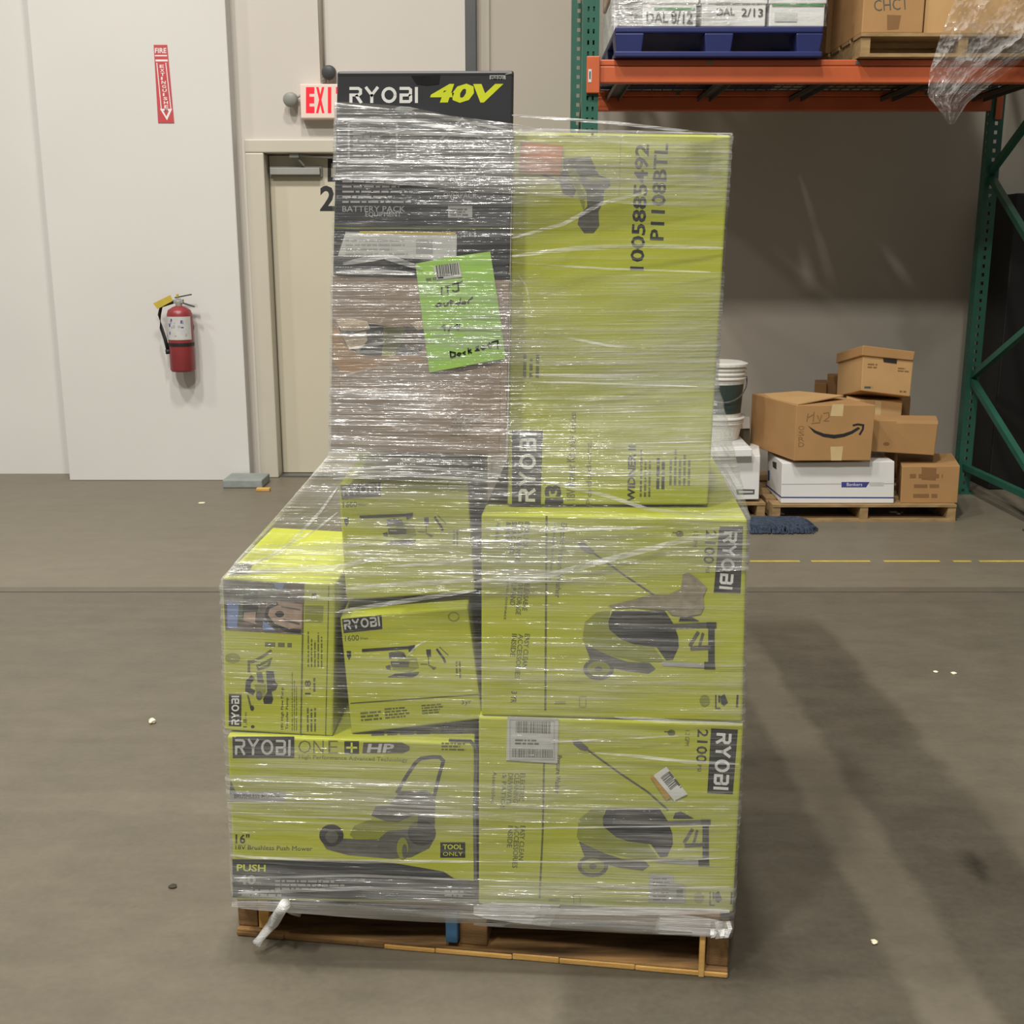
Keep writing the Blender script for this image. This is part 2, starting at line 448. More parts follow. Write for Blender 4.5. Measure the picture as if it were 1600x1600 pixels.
def affine_remap(A, B):
    """maps picture positions on quad A (TL,TR,BL) to quad B"""
    A = [np.array(p, float) for p in A]; B = [np.array(p, float) for p in B]
    M = np.column_stack([A[1] - A[0], A[2] - A[0]]); Mi = np.linalg.inv(M)
    def f(u, v):
        st = Mi @ (np.array([u, v]) - A[0]); q = B[0] + (B[1] - B[0]) * st[0] + (B[2] - B[0]) * st[1]
        return float(q[0]), float(q[1])
    return f

# ------------------------------------------------------------------ setting: floor, walls, door
YD, YB, YL = 7.40, 7.28, 7.52          # door wall, projecting pier, left wall
b = MB()
YJ = atZ(800, 925).y                   # sawn joint in the slab
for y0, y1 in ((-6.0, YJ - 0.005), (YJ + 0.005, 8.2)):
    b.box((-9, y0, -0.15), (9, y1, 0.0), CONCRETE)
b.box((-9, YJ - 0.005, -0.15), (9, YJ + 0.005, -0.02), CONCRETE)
tag(b.build('floor'), 'worn grey concrete warehouse floor', kind='structure')

xa = atY(108, 740, YB).x; xb = atY(378, 500, YB).x
dl = atY(396, 480, YD).x; dtop = atY(400, 218, YD).z
dw0 = atY(437, 745, YD).x; dw1 = dw0 + 0.92
door_top = atY(440, 247, YD).z
fr = dw0 - dl
WT = 6.0
b = MB(); b.box((-9, YL, 0), (xa, YL + 0.3, WT), WALLW); tag(b.build('wall_left'), 'plain white wall left of the pier', kind='structure')
b = MB(); b.box((xa, YB, 0), (xb, YB + 0.5, WT), WALLW); pier = tag(b.build('wall_pier', bevel=0.006), 'white wall pier carrying the fire extinguisher', kind='structure')
b = MB()
b.box((xb, YD, 0), (dl + 0.02, YD + 0.3, WT), WALLB)
b.box((dl + 0.02, YD, dtop - 0.02), (dw1 + fr - 0.02, YD + 0.3, WT), WALLB)
xch = atY(744, 60, YD).x
b.box((dw1 + fr - 0.02, YD, 0), (xch, YD + 0.3, WT), WALLB)
b.box((dl - 0.1, YD + 0.3, 0), (dw1 + fr + 0.1, YD + 0.34, dtop + 0.1), WALLB)
tag(b.build('wall_back'), 'beige wall with the exit door and pallet rack', kind='structure')
b = MB(); b.box((xch, YD, 0), (9, YD + 0.3, WT), WALLT); tag(b.build('wall_right'), 'taupe wall behind the pallet rack', kind='structure')
door = link('door_1', None); door.location = ((dw0 + dw1) / 2, YD, 0); tag(door, 'beige steel exit door in a hollow metal frame', kind='structure')
bpy.context.view_layer.update()
b = MB()
for s, x0, x1 in ((0, dl, dw0), (1, dw1, dw1 + fr)):
    lo, hi = x0, x1
    b.box((lo, YD - 0.03, 0), (hi, YD + 0.02, door_top + 0.0299), FRAMEP)
b.box((dl, YD - 0.03, door_top + 0.03), (dw1 + fr, YD + 0.02, dtop), FRAMEP)
# stepped stop inside the frame
b.box((dl + fr * 0.45, YD + 0.0201, 0), (dw0 + 0.0, YD + 0.16, door_top + 0.0298), FRAMEP)
b.box((dw1, YD + 0.0201, 0), (dw1 + fr * 0.55, YD + 0.16, door_top + 0.0298), FRAMEP)
b.box((dl + fr * 0.45, YD + 0.0201, door_top + 0.03), (dw1 + fr * 0.55, YD + 0.16, dtop - 0.02), FRAMEP)
b.build('door_frame', door, bevel=0.008)
b = MB(); b.box((dw0 + 0.005, YD + 0.10, 0.012), (dw1 - 0.005, YD + 0.15, door_top + 0.025), DOORP); slab = b.build('door_leaf', door, bevel=0.003)
b = MB(); b.box((dw0, YD - 0.01, 0.0), (dw1, YD + 0.14, 0.01), STEEL); b.build('threshold', door)
YF = YD + 0.10
b = MB()
p0 = atY(422, 262, YF - 0.05); p1 = atY(500, 273, YF - 0.05)
b.box((p0.x, YF - 0.06, p1.z), (p1.x, YF, p0.z), SHADEG)
b.box((p0.x - 0.01, YF - 0.02, p1.z - 0.01), (p1.x + 0.01, YF, p0.z + 0.01), SHADEG)
pa = atY(475, 259, YF - 0.05); pb = atY(460, 243, YF - 0.08); pc = atY(520, 246, YF - 0.08)
b.beam(pa, pb, 0.02, 0.012, SHADEG); b.beam(pb, pc, 0.02, 0.012, SHADEG)
b.box((pb.x - 0.03, YF - 0.10, pb.z - 0.015), (pb.x + 0.03, YF - 0.05, pb.z + 0.015), SHADEG)
b.build('door_closer', door, bevel=0.003)
fd = Face((dw0, YF, 2), (dw1, YF, 2), (dw0, YF, 0)); pr = Print(fd)
pr.text(INK, 'D', (512, 284), (1, 0), 24, 36, 1, 0.03)
pr.text(INK, '2', (500, 330), (1, 0), 24, 40, 1, 0.03)
pr.build('door_lettering', door)

# conduit above the exit sign, dark pipe beside the rack
b = MB(); x = atY(503, 60, YD).x; b.tube([(x, YD - 0.02, WT - 0.2), (x, YD - 0.02, atY(503, 130, YD).z)], 0.016, FRAMEP, 10)
tag(b.build('conduit', smooth=True), 'slim painted conduit running down to the exit sign', 'conduit')
b = MB(); p = atY(736, 60, YD); b.box((p.x - 0.034, YD - 0.07, 0.02), (p.x + 0.036, YD, WT - 0.1), DARKG)
tag(b.build('wall_channel', bevel=0.006), 'dark grey vertical channel on the wall behind the black carton', 'channel')
b = MB(); p = atY(757, 60, YD); b.box((p.x - 0.035, YD - 0.02, 0.02), (p.x + 0.03, YD, WT - 0.1), WALLT)
tag(b.build('trim_1'), 'beige cover strip beside the dark channel', kind='structure')

# exit sign
ex = empty('exit_sign', atY(505, 185, YD), 'lit red EXIT sign with two lamp heads above the door', 'exit sign')
YE = YD - 0.09
p0 = atY(468, 131, YE); p1 = atY(549, 185, YE)
b = MB(); b.box((p0.x, YE, p1.z), (p1.x, YD, p0.z), EXITWHITE); b.build('housing', ex, bevel=0.006)
pr = Print(Face((p0.x, YE, 3), (p1.x, YE, 3), (p0.x, YE, 2)))
for i, ch in enumerate('EXIT'):
    pr.text(EXITRED, ch, (478 + i * 15.6 + (3 if ch == 'I' else 0), 177), (1, 0), 13.5 if ch != 'I' else 5.5, 41, 1, 0.06)
pr.build('lettering', ex)
for (u, v, m) in ((455, 155, SHADEG), (515, 113, DARKG)):
    c = atY(u, v, YE + 0.03); b = MB()
    b.lathe(c, [(0.012, 0.06), (0.03, 0.05), (0.042, 0.0), (0.044, -0.03), (0.036, -0.04)], m, 20, (0.1, 1, 0.25))
    b.tube([c + Vector((0, 0.03, 0)), atY((u + 490) / 2, (v + 140) / 2, YD - 0.04)], 0.008, SHADEG)
    b.build('lamp_head', ex, smooth=True)

# fire extinguisher and its sign
c = atY(281, 500, YB - 0.09); zt = atY(281, 482, YB - 0.09).z; zb = atY(284, 580, YB - 0.09).z
fe = empty('fire_extinguisher', (c.x, YB - 0.09, zb), 'red fire extinguisher hanging on the white wall pier', 'extinguisher')
R = 0.078
b = MB(); b.lathe((c.x, YB - 0.09, 0), [(R * .9, zb), (R, zb + .012), (R, zt - 0.035), (R * .9, zt - .01), (R * .55, zt + .008), (R * .3, zt + .016)], RED, 28); b.build('cylinder', fe, smooth=True)
b = MB(); z0 = atY(281, 530, YB - .09).z; z1 = atY(281, 494, YB - .09).z
ang = [math.radians(a) for a in np.linspace(-160, -20, 15)]
b.add([(c.x + (R + .002) * math.cos(a), YB - .09 + (R + .002) * math.sin(a), z) for z in (z0, z1) for a in ang], [(i, i + 1, 16 + i, 15 + i) for i in range(14)], GREYW)
lab = b.build('label_sheet', fe, smooth=True)
b = MB(); rnd = random.Random(3)
for k in range(14):
    a = math.radians(rnd.uniform(-140, -45)); z = rnd.uniform(z0 + .02, z1 - .03); wv = rnd.uniform(.08, .2)
    b.add([(c.x + (R + .003) * math.cos(q), YB - .09 + (R + .003) * math.sin(q), zz) for zz in (z, z + rnd.uniform(.005, .02)) for q in (a, a + wv)], [(0, 1, 3, 2)], rnd.choice([INK_G, BLUEP, LGREY]))
b.build('label_print', fe)['kind'] = 'stuff'
b = MB(); b.lathe((c.x, YB - .09, 0), [(R + .003, atY(281, 540, YB - .09).z), (R + .003, atY(281, 535, YB - .09).z)], BLACKP, 28); b.build('strap', fe)
b = MB(); top = Vector((c.x, YB - .09, zt + .012))
b.lathe(top, [(.02, 0), (.022, .03), (.016, .05)], SHADEG, 14)
b.box((top.x - .03, top.y - .015, top.z + .02), (top.x + .03, top.y + .015, top.z + .045), SHADEG)
b.build('valve', fe, bevel=.003)
b = MB(); b.beam(top + Vector((-.02, 0, .055)), top + Vector((.085, -.01, .075)), .02, .008, DARKG); b.beam(top + Vector((.0, 0, .03)), top + Vector((.1, -.01, .0)), .02, .008, DARKG); b.build('handle', fe)
b = MB()
hp = [top + Vector((-.03, 0, .03)), atY(252, 478, YB - .1), atY(249, 492, YB - .1), atY(252, 512, YB - .1), atY(258, 530, YB - .11), atY(262, 546, YB - .11)]
b.tube(hp, .011, BLACKP, 8); b.tube([hp[-1], atY(263, 553, YB - .11)], .016, BLACKP, 8); b.build('hose', fe, smooth=True)
b = MB()
q = [atY(u, v, YB - .14) for u, v in ((239, 474), (266, 461), (270, 470), (246, 483))]
b.add(q + [p + Vector((0, .002, 0)) for p in q], [(0, 1, 2, 3), (7, 6, 5, 4), (0, 4, 5, 1), (1, 5, 6, 2), (2, 6, 7, 3), (3, 7, 4, 0)], YTAG); b.build('inspection_tag', fe)
b = MB(); b.lathe(top + Vector((.0, -.02, .06)), [(.008, 0), (.008, .018)], YTAG, 10); b.build('pull_pin', fe)

YS = YB - .004
sg = empty('fire_sign', atY(256, 190, YS), 'narrow red vertical FIRE EXTINGUISHER arrow sign high on the pier', 'sign')
fs_ = Face((0, YS, 1), (1, YS, 1), (0, YS, 0)); b = MB()
q = [atY(*p, YS) for p in ((240, 70), (261, 70), (272, 192), (247, 192))]
b.hexa([*q, *[p + Vector((0, .003, 0)) for p in q]], REDSIGN); b.build('sign_plate', sg)
pr = Print(fs_)
pr.text(WHITE, 'FIRE', (242, 83), (1, 0), 18, 8, 1, .02)
pr.rect(WHITE, 242, 86, 261, 88); pr.rect(WHITE, 243, 93, 262, 96)
for i, ch in enumerate('EXTINGUISHER'):
    pr.text(WHITE, ch, (249.5 + i * .72, 106 + i * 6.3), (1, 0), 6.5 if ch != 'I' else 2.4, 4.8, 1, .02)
pr.stroke(WHITE, [(245, 98), (252, 170)], 1.3); pr.stroke(WHITE, [(259, 98), (267, 170)], 1.3)
pr.poly(WHITE, [(250, 170), (269, 170), (261, 188)], 1); pr.poly(REDSIGN, [(255, 173), (264, 173), (260, 182)], 2)
pr.build('sign_lettering', sg)

# small things on the floor by the pier
b = MB(); q0 = atZ(348, 763); q1 = atZ(410, 763)
b.box((q0.x, q0.y, 0), (q1.x, YB - .02, .055), mat('grey_foam_pad', (140, 146, 142), .8, .1, 12, .3, 40))
tag(b.build('floor_pad', bevel=.008), 'flat grey pad lying at the foot of the white pier', 'pad')
b = MB(); q0 = atZ(400, 768); b.box((q0.x, q0.y, 0), (q0.x + .085, q0.y + .04, .02), WOOD_E)
tag(b.build('wood_wedge', bevel=.004), 'small tan wooden wedge on the floor by the door frame', 'wedge')
def lump(u, v, r, m, label, cat='debris', flat=.6):
    p = atZ(u, v); bm = bmesh.new(); bmesh.ops.create_icosphere(bm, subdivisions=2, radius=r)
    rnd = random.Random(int(u * 7 + v))
    for q in bm.verts: q.co *= rnd.uniform(.75, 1.2); q.co.z = max(q.co.z * flat, -r * flat * .7)
    me = bpy.data.meshes.new('debris'); bm.to_mesh(me); bm.free(); me.materials.append(m)
    o = link('debris', me); o.location = (p.x, p.y, r * flat * .7); tag(o, label, cat, 'crumbs on the concrete'); return o
lump(238, 1130, .011, CRUMB, 'pale round crumb on open concrete left of the loaded pallet', flat=.9)
lump(270, 1386, .010, DCRUMB, 'small dark chip left of the pallet corner', flat=.3)
lump(1366, 1474, .008, CRUMB, 'pale crumb on the floor right of the pallet, nearest the camera')
lump(1490, 1052, .010, CRUMB, 'right pale chip of the pair on the far right floor', flat=.3)
lump(1462, 1050, .009, CRUMB, 'left pale chip of the pair on the far right floor', flat=.3)
lump(315, 786, .02, CRUMB, 'flat pale scrap on the floor in front of the white pier', flat=.1)
# worn yellow line, broken into dashes
yl = empty('floor_line', atZ(1400, 878), 'worn broken yellow tape line on the concrete by the rack', 'floor line')
rnd = random.Random(5); x = atZ(1172, 877).x; Yc = atZ(1172, 877).y
while x < 3.4:
    ln = rnd.uniform(.08, .34); b = MB(); b.box((x, Yc - .011, 0.0002), (x + ln, Yc + .011, 0.0014), YLINE); b.build('tape_dash', yl); x += ln + rnd.uniform(.015, .07)

# ------------------------------------------------------------------ cartons on the front pallet
def quad3(q): return [atY(*p) for p in q]
class Carton:
    def __init__(self, name, quad, depth, m, label, cat='carton', group=None, body=True):
        self.q = quad3(quad); tl, tr, br, bl = self.q
        self.q[2] = br
        self.face = Face(tl, tr, bl)
        # make the quad planar and push the back along the inward normal
        d = -self.face.n * depth
        # depth runs level so the carton sits flat
        d.z = 0; d = d.normalized() * depth
        self.c = [*self.q, *[p + d for p in self.q]]
        base = (bl + br) / 2; base = Vector((base.x, base.y, min(bl.z, br.z)))
        self.o = empty(name, base, label, cat, group)
        if body:
            b = MB(); b.hexa(self.c, m); self.body = b.build('body', self.o, bevel=.004)

GR = 'green power-tool cartons on the wrapped pallet'
cartons = {}
def carton(key, *a, **k): cartons[key] = Carton(*a, **k); return cartons[key]

# lower left: push mower carton
LLq = [(355, 1150, 2.093), (741, 1162, 2.089), (745, 1411, 2.089), (367, 1407, 2.093)]
ll = carton('LL', 'product_carton', LLq, .95, LIME, 'wide green push-mower carton with black base stripe, lower left on pallet', group=GR)
C7 = crop(330, 1100, 3.5556)
pr = Print(ll.face)
pr.poly(INK, C7([(118, 180), (462, 180), (462, 300), (120, 300)])); pr.logo((367, 1179), (1, .02), 87, 25, GREYW); pr.build('logo_panel', ll.o)
pr = Print(ll.face)
for i, (ch, L_) in enumerate((('O', 24), ('N', 20), ('E', 19))): pr.text(INK_S, ch, (466 + i * 23.5, 1176.5 + i * .3), (1, .01), L_ - 4, 20, 1, -.012)
pr.rect(INK, 538, 1158, 561, 1178); pr.stroke(LIME_B, [(549.5, 1160), (549.5, 1176)], 3, 2); pr.stroke(LIME_B, [(541, 1168), (558, 1168)], 3, 2)
pr.poly(INK_G, [(568, 1160), (628, 1160), (640, 1166), (640, 1172), (630, 1177), (566, 1177)]); pr.text(GREYW, 'HP', (573, 1176), (1, 0), 44, 14, 2, .03, .2)
pr.text(INK_S, 'High Performance Advanced Technology', (467, 1187), (1, .03), 170, 8, 1)
pr.text(INK, '16"', (368, 1318), (1, 0), 22, 15, 1, .02); pr.text(INK, '18V Brushless Push Mower', (368, 1327), (1, .02), 120, 7, 1)
pr.rect(LGREY, 359, 1236, 446, 1253); pr.text(INK, 'BRUSHLESS MOTOR', (366, 1247), (1, 0), 72, 7, 2, .01); pr.poly(INK_G, [(360, 1218), (366, 1232), (370, 1240), (359, 1240)], 2)
pr.rect(INK, 688, 1316, 727, 1340); pr.text(LIME_B, 'TOOL', (692, 1327), (1, 0), 31, 8, 2, .02); pr.text(LIME_B, 'ONLY', (692, 1337), (1, 0), 31, 6, 2)
pr.lines(INK_S, (690, 1158), (1, .02), 40, 14, 3, 1, 4)
pr.stroke(INK_G, C7([(1320, 200), (1440, 205), (1462, 230), (1475, 260), (1462, 560), (1468, 1000)]), 5)
pr.build('printed_text', ll.o)
pr = Print(ll.face)
pr.stroke(INK, C7([(1030, 495), (1085, 400), (1135, 325), (1165, 302), (1225, 294), (1270, 294), (1290, 315), (1265, 400), (1238, 515)]), 5.5, 2)
pr.poly(INK_G, C7([(890, 620), (912, 570), (990, 560), (1050, 482), (1195, 480), (1245, 515), (1242, 700), (1150, 780), (1040, 680)]), 1)
pr.poly(INK, C7([(1010, 545), (1050, 488), (1190, 485), (1215, 520), (1120, 545)]), 2)
pr.poly(INK_G, C7([(600, 740), (930, 755), (980, 705), (1100, 690), (1245, 740), (1210, 800), (1110, 850), (1000, 858), (760, 838), (640, 805)]), 2)
pr.poly(LIME_D, C7([(770, 725), (795, 675), (880, 645), (1040, 655), (1150, 605), (1145, 690), (980, 705), (930, 750), (800, 752)]), 3)
pr.ell(INK, C7([(668, 728)])[0], 19, 17, 3); pr.ell(INK_G, C7([(670, 735)])[0], 10, 10, 4)
pr.ell(INK, C7([(1170, 715)])[0], 22, 20, 3); pr.ell(LIME_D, C7([(1063, 800)])[0], 9, 17, 4); pr.ell(INK_G, C7([(1075, 815)])[0], 4, 11, 5)
pr.build('mower_picture', ll.o)
pr = Print(ll.face)
pr.poly(BLACKC, C7([(118, 862), (900, 872), (1060, 890), (1290, 930), (1350, 968), (1478, 985), (1482, 1096), (120, 1074)]), 1)
pr.text(LIME_B, 'PUSH', (370, 1361), (1, .02), 45, 11, 2, .02); pr.text(GREYW, '40', (372, 1382), (1, 0), 28, 15, 2, .03); pr.text(GREYW, 'MIN', (400, 1382), (1, 0), 8, 5, 2)
pr.lines(LGREY, (378, 1386), (1, .01), 70, 14, 2, 2, 8); pr.lines(LGREY, (430, 1372), (1, .01), 110, 18, 3, 2, 9); pr.lines(LGREY, (695, 1388), (1, .03), 40, 12, 2, 2, 10)
pr.build('base_stripe', ll.o)
# top of the mower carton shows under the leaning carton
tl, tr, br, bl = ll.q
tf = Face(ll.c[4], ll.c[5], ll.c[0]); pr = Print(tf)
pr.poly(INK_G, C7([(1295, 100), (1410, 95), (1395, 165), (1270, 165)])); pr.logo((694, 1144), (1, -.02), 27, 12, GREYW); pr.lines(INK_G, (580, 1138), (1, -.03), 100, 12, 1, 1, 3)
pr.build('top_print', ll.o)

# picture of the electric pressure washer used on the two right-hand cartons
C6 = crop(890, 820, 5.517)
def washer(pr, dx, dy, torn):
    S = lambda pts: [(u + dx, v + dy) for u, v in C6(pts)]
    pr.poly(INK_G, S([(70, 155), (125, 148), (215, 225), (190, 252), (140, 240), (85, 195)]))
    pr.stroke(INK_G, S([(200, 238), (480, 440), (720, 600), (900, 760)]), 3)
    pr.poly(LIME_D, S([(110, 990), (130, 840), (230, 755), (350, 738), (335, 900), (450, 990), (720, 1050), (820, 1180), (640, 1185), (400, 1135), (180, 1090)]), 1)
    pr.poly(INK, S([(370, 742), (820, 740), (862, 800), (900, 860), (935, 960), (940, 1050), (890, 1160), (830, 1165), (750, 1052), (560, 1030), (450, 990), (340, 900), (335, 830)]), 2)
    pr.stroke(INK_G, S([(420, 860), (880, 870)]), 6, 3)
    pr.stroke(INK_G, S([(450, 790), (800, 785)]), 3, 3)
    pr.poly(INK_G, S([(130, 1030), (350, 1130), (500, 1180), (690, 1190), (740, 1240), (680, 1280), (480, 1255), (380, 1230), (330, 1185), (180, 1165)]), 2)
    c = S([(250, 1240)])[0]
    pr.ell(INK_G, c, 24, 17, 3); pr.ell(LIME_D, c, 18, 12, 4); pr.ell(INK_G, c, 6, 4, 5)
    pr.stroke(INK_G, S([(880, 875), (1190, 862)]), 8, 3); pr.stroke(INK, S([(1180, 862), (1265, 862)]), 9, 4)
    pr.stroke(INK, S([(1222, 850), (1222, 1235)]), 10, 3); pr.stroke(INK_G, S([(1040, 1062), (1215, 1052)]), 6, 4)
    pr.stroke(INK_G, S([(1110, 920), (1035, 1040)]), 5, 3); pr.stroke(INK_G, S([(1120, 1040), (1150, 930)]), 4, 3)
    pr.stroke(LGREY, S([(800, 1195), (1170, 1215)]), 7, 2); pr.poly(INK, S([(1160, 1180), (1250, 1180), (1255, 1240), (1160, 1240)]), 4)
    pr.poly(INK, S([(940, 830), (960, 780), (1010, 770), (1120, 830)]), 3)
    pr.stroke(LIME_D, S([(85, 1480), (85, 1570), (140, 1570), (140, 1480)]), 1.5, 1, True)
    pr.lines(LIME_D, (S([(-130, 1500)])[0]), (1, 0), 26, 8, 1, 1, 2)
    # recycling / country marks by the lower corner
    pr.ell(LIME_D, S([(1165, 1515)])[0], 8, 9, 1); pr.poly(INK, S([(1300, 1480), (1335, 1455), (1365, 1530), (1330, 1560), (1305, 1540)]), 1)
    pr.stroke(INK, S([(1260, 1465), (1260, 1580), (1300, 1580)]), 2, 1); pr.stroke(INK, S([(1290, 1470), (1290, 1530)]), 3, 1)
    pr.stroke(INK, S([(1448, 1465), (1442, 1570)]), 3, 1)

def right_carton(key, q, label, dy, dx, lg, num, blocks, seed):
    c = carton(key, 'product_carton', q, .95, LIME, label, group=GR)
    pr = Print(c.face)
    pr.poly(INK, lg)
    a = lg[0]; bb = lg[1]; e = lg[3]
    ln = e[1] - a[1]; wd = bb[0] - a[0]
    d = Vector((e[0] - a[0], e[1] - a[1])).normalized()
    pr.logo((a[0] + d.x * ln * .09 + wd * .22, a[1] + ln * .07), d, ln * .87, wd * .56, WHITE, wt=.2)
    pr.build('logo_panel', c.o)
    pr = Print(c.face)
    pr.text(INK, '2100', (num[0], num[1]), d, 52, 17, 1, .015); pr.text(INK, 'PSI', (num[0], num[1] + 56), d, 10, 6, 1)
    pr.text(INK_S, '1.2 GPM', (num[0] - 19, num[1] + 2), d, 24, 7, 1)
    pr.ell(INK_S, (num[0] - 41, num[1] + 6), 6, 5, 1); pr.stroke(INK_S, [(num[0] - 52, num[1] + 4), (num[0] - 40, num[1] + 5)], 2)
    for t, o_, L_, h_, m_ in blocks: pr.text(m_, t, o_, d, L_, h_, 1, .015)
    pr.build('printed_text', c.o)
    pr = Print(c.face); washer(pr, dx, dy, True); pr.build('washer_picture', c.o)['kind'] = 'stuff'
    return c, d
B1 = [('IDEAL FOR', (820, 815), 42, 8, INK), ('DECK CLEANING', (810, 815), 64, 8, INK), ('SIDING CARS', (800, 815), 52, 8, INK), ('& MORE', (791, 815), 34, 8, INK), ('Assembled', (776, 816), 28, 6, INK_S),
      ('RELEASABLE', (820, 906), 48, 8, INK_S), ('FOR STORAGE', (810, 906), 54, 8, INK_S), ('FLIP AND', (800, 906), 40, 8, INK_S), ('quick connect', (791, 906), 62, 6, INK_S),
      ('EASY CLEAN', (820, 990), 54, 8, INK_S), ('ACCESSORIES', (810, 990), 70, 8, INK_S), ('INSIDE', (800, 990), 36, 8, INK_S), ('3 YR', (799, 1080), 18, 9, INK),
      ('Electric Pressure Washer', (877, 816), 118, 9, INK_S), ('Hidropulidora Electrica', (864, 818), 90, 6, INK_S)]
RMq = [(752, 803, 2.089), (1168, 812, 2.050), (1160, 1128, 2.050), (752, 1118, 2.089)]
rm, d_ = right_carton('RM', RMq, 'green pressure-washer carton with torn print, upper of the right-hand pair', 0, 0, [(1124, 823), (1161, 823), (1157, 927), (1115, 926)], (1103, 828), B1, 1)
pr = Print(rm.face)
pr.poly(mat('abraded_board', (146, 136, 112), 0.8, 0.2, 70), C6([(330, 695), (560, 640), (700, 600), (850, 600), (960, 550), (975, 425), (1025, 408), (1100, 460), (1185, 540), (1150, 620), (1162, 700), (1130, 765), (1000, 792), (880, 772), (845, 732), (700, 722), (560, 712), (400, 716)]), 6)
pr.build('torn_patch', rm.o)
pr = Print(rm.face); pr.stroke(INK_S, [(854, 806), (852, 1110)], 3); pr.build('panel_line', rm.o)

B2 = [('ELECTRIC', (813, 1208), 44, 8, INK_S), ('CLEANING', (804, 1208), 46, 8, INK_S), ('DRIVEWAYS', (794, 1208), 48, 8, INK_S), ('& PATIOS', (785, 1208), 56, 7, INK_S), ('Pressure Washer', (870, 1180), 60, 8, INK), ('EASY CLEAN', (813, 1290), 54, 8, INK_S), ('ACCESSORIES', (804, 1290), 66, 8, INK_S), ('INSIDE', (794, 1290), 34, 8, INK_S), ('Assembled', (770, 1205), 50, 6, INK_S)]
LRq = [(748, 1121, 2.082), (1162, 1131, 2.050), (1145, 1426, 2.050), (748, 1413, 2.082)]
lr, d_ = right_carton('LR', LRq, 'green pressure-washer carton with two white labels, lower right on pallet', 308, -9, [(1111, 1138), (1153, 1140), (1145, 1241), (1105, 1239)], (1090, 1139), B2, 2)
pr = Print(lr.face); pr.stroke(INK_S, [(850, 1190), (848, 1300), (843, 1404)], 3); pr.build('panel_line', lr.o)
def barcode(pr, m, org, d, length, h, lay, seed):
    rnd = random.Random(seed); f = pr.frame(org, d, 1, 1); x = 0
    while x < length:
        wb = rnd.uniform(.6, 2.0); pr.poly(m, [f(x, 0), f(x + wb, 0), f(x + wb, h), f(x, h)], lay); x += wb + rnd.uniform(.6, 1.8)
def sticker(face, name, parent, quad, m, fn, lay=8):
    b = MB(); q = [face.un(*p, .0003 * lay) for p in quad]; k = [face.un(*p, .0003 * lay - .0006) for p in quad]
    b.hexa([*q, *k], m); o = b.build(name, parent)
    pr = Print(face); fn(pr, lay + 1); pr.build('label_print', o); return o
def f1(pr, l):
    pr.stroke(LGREY, [(797, 1124), (866, 1126), (866, 1186), (797, 1186)], 1.5, l, True)
    barcode(pr, INK_G, (806, 1144), (1, .02), 54, 18, l, 1); pr.lines(INK_G, (805, 1152), (1, .02), 50, 10, 2, l, 2); barcode(pr, INK_G, (800, 1182), (1, .02), 62, 13, l, 3)
sticker(lr.face, 'shipping_label', lr.o, [(793, 1119), (873, 1122), (871, 1192), (791, 1187)], GREYW, f1)
def f2(pr, l): barcode(pr, INK_G, (1032, 1214), (.62, .78), 26, 14, l, 4); pr.lines(INK_G, (1048, 1202), (.62, .78), 40, 6, 1, l, 5)
sticker(lr.face, 'barcode_tag', lr.o, [(1021, 1211), (1041, 1197), (1074, 1240), (1053, 1250)], WHITE, f2, 10)
pr = Print(lr.face); pr.poly(mat('amber_sticker_edge', (190, 146, 40), .6, .1, 20), [(1016, 1213), (1021, 1211), (1048, 1245), (1041, 1250)], 9); pr.build('torn_sticker_edge', lr.o)
def f3(pr, l):
    pr.lines(LGREY, (1020, 1368), (1, 0), 32, 42, 7, l, 6)
sticker(lr.face, 'faded_label', lr.o, [(1014, 1365), (1052, 1367), (1052, 1380), (1070, 1381), (1070, 1412), (1013, 1408)], GREYW, f3) if False else None
pr = Print(lr.face); pr.poly(LGREY, [(1015, 1364), (1052, 1366), (1052, 1380), (1070, 1381), (1070, 1410), (1013, 1408)], 6); pr.lines(INK_G, (1020, 1368), (1, 0), 30, 38, 7, 7, 6, .35); pr.rect(INK_G, 1057, 1386, 1067, 1400, 7); pr.build('faded_label', lr.o)

# left of the second tier: compact upright carton with photo panel
LMq = [(347, 903, 2.110), (524, 913, 2.104), (520, 1151, 2.104), (351, 1141, 2.110)]
lm = carton('LM', 'product_carton', LMq, .42, LIME, 'narrow green carton with a photo panel, left end of the second tier', group=GR)
C5 = crop(340, 890, 5.925)
pr = Print(lm.face)
pr.poly(PHOTO_D, C5([(48, 92), (797, 130), (778, 602), (72, 562)])); pr.poly(PHOTO_B, C5([(90, 300), (200, 300), (180, 540), (92, 535)]), 2)
pr.poly(PHOTO_G, C5([(200, 170), (370, 160), (400, 400), (180, 500), (200, 380)]), 2); pr.poly(INK, C5([(240, 240), (370, 230), (380, 340), (350, 460), (230, 440)]), 3); pr.poly(PHOTO_T, C5([(245, 395), (355, 390), (350, 500), (240, 470)]), 4)
pr.poly(PHOTO_G, C5([(410, 120), (560, 130), (510, 260), (420, 260)]), 2); pr.poly(PHOTO_B, C5([(520, 125), (620, 130), (600, 180), (540, 170)]), 3)
pr.poly(PHOTO_T, C5([(450, 330), (560, 290), (785, 320), (780, 550), (640, 540), (520, 500), (450, 430)]), 3)
pr.stroke(INK, C5([(560, 310), (470, 350), (450, 420), (520, 510), (640, 555), (770, 570)]), 5, 4); pr.ell(INK, C5([(575, 410)])[0], 7, 5, 4); pr.poly(PHOTO_B, C5([(420, 470), (540, 560), (420, 560)]), 3)
pr.stroke(INK_G, C5([(590, 340), (770, 370)]), 2, 5); pr.stroke(INK_G, C5([(610, 460), (760, 500)]), 3, 5)
pr.build('photo_panel', lm.o)
pr = Print(lm.face)
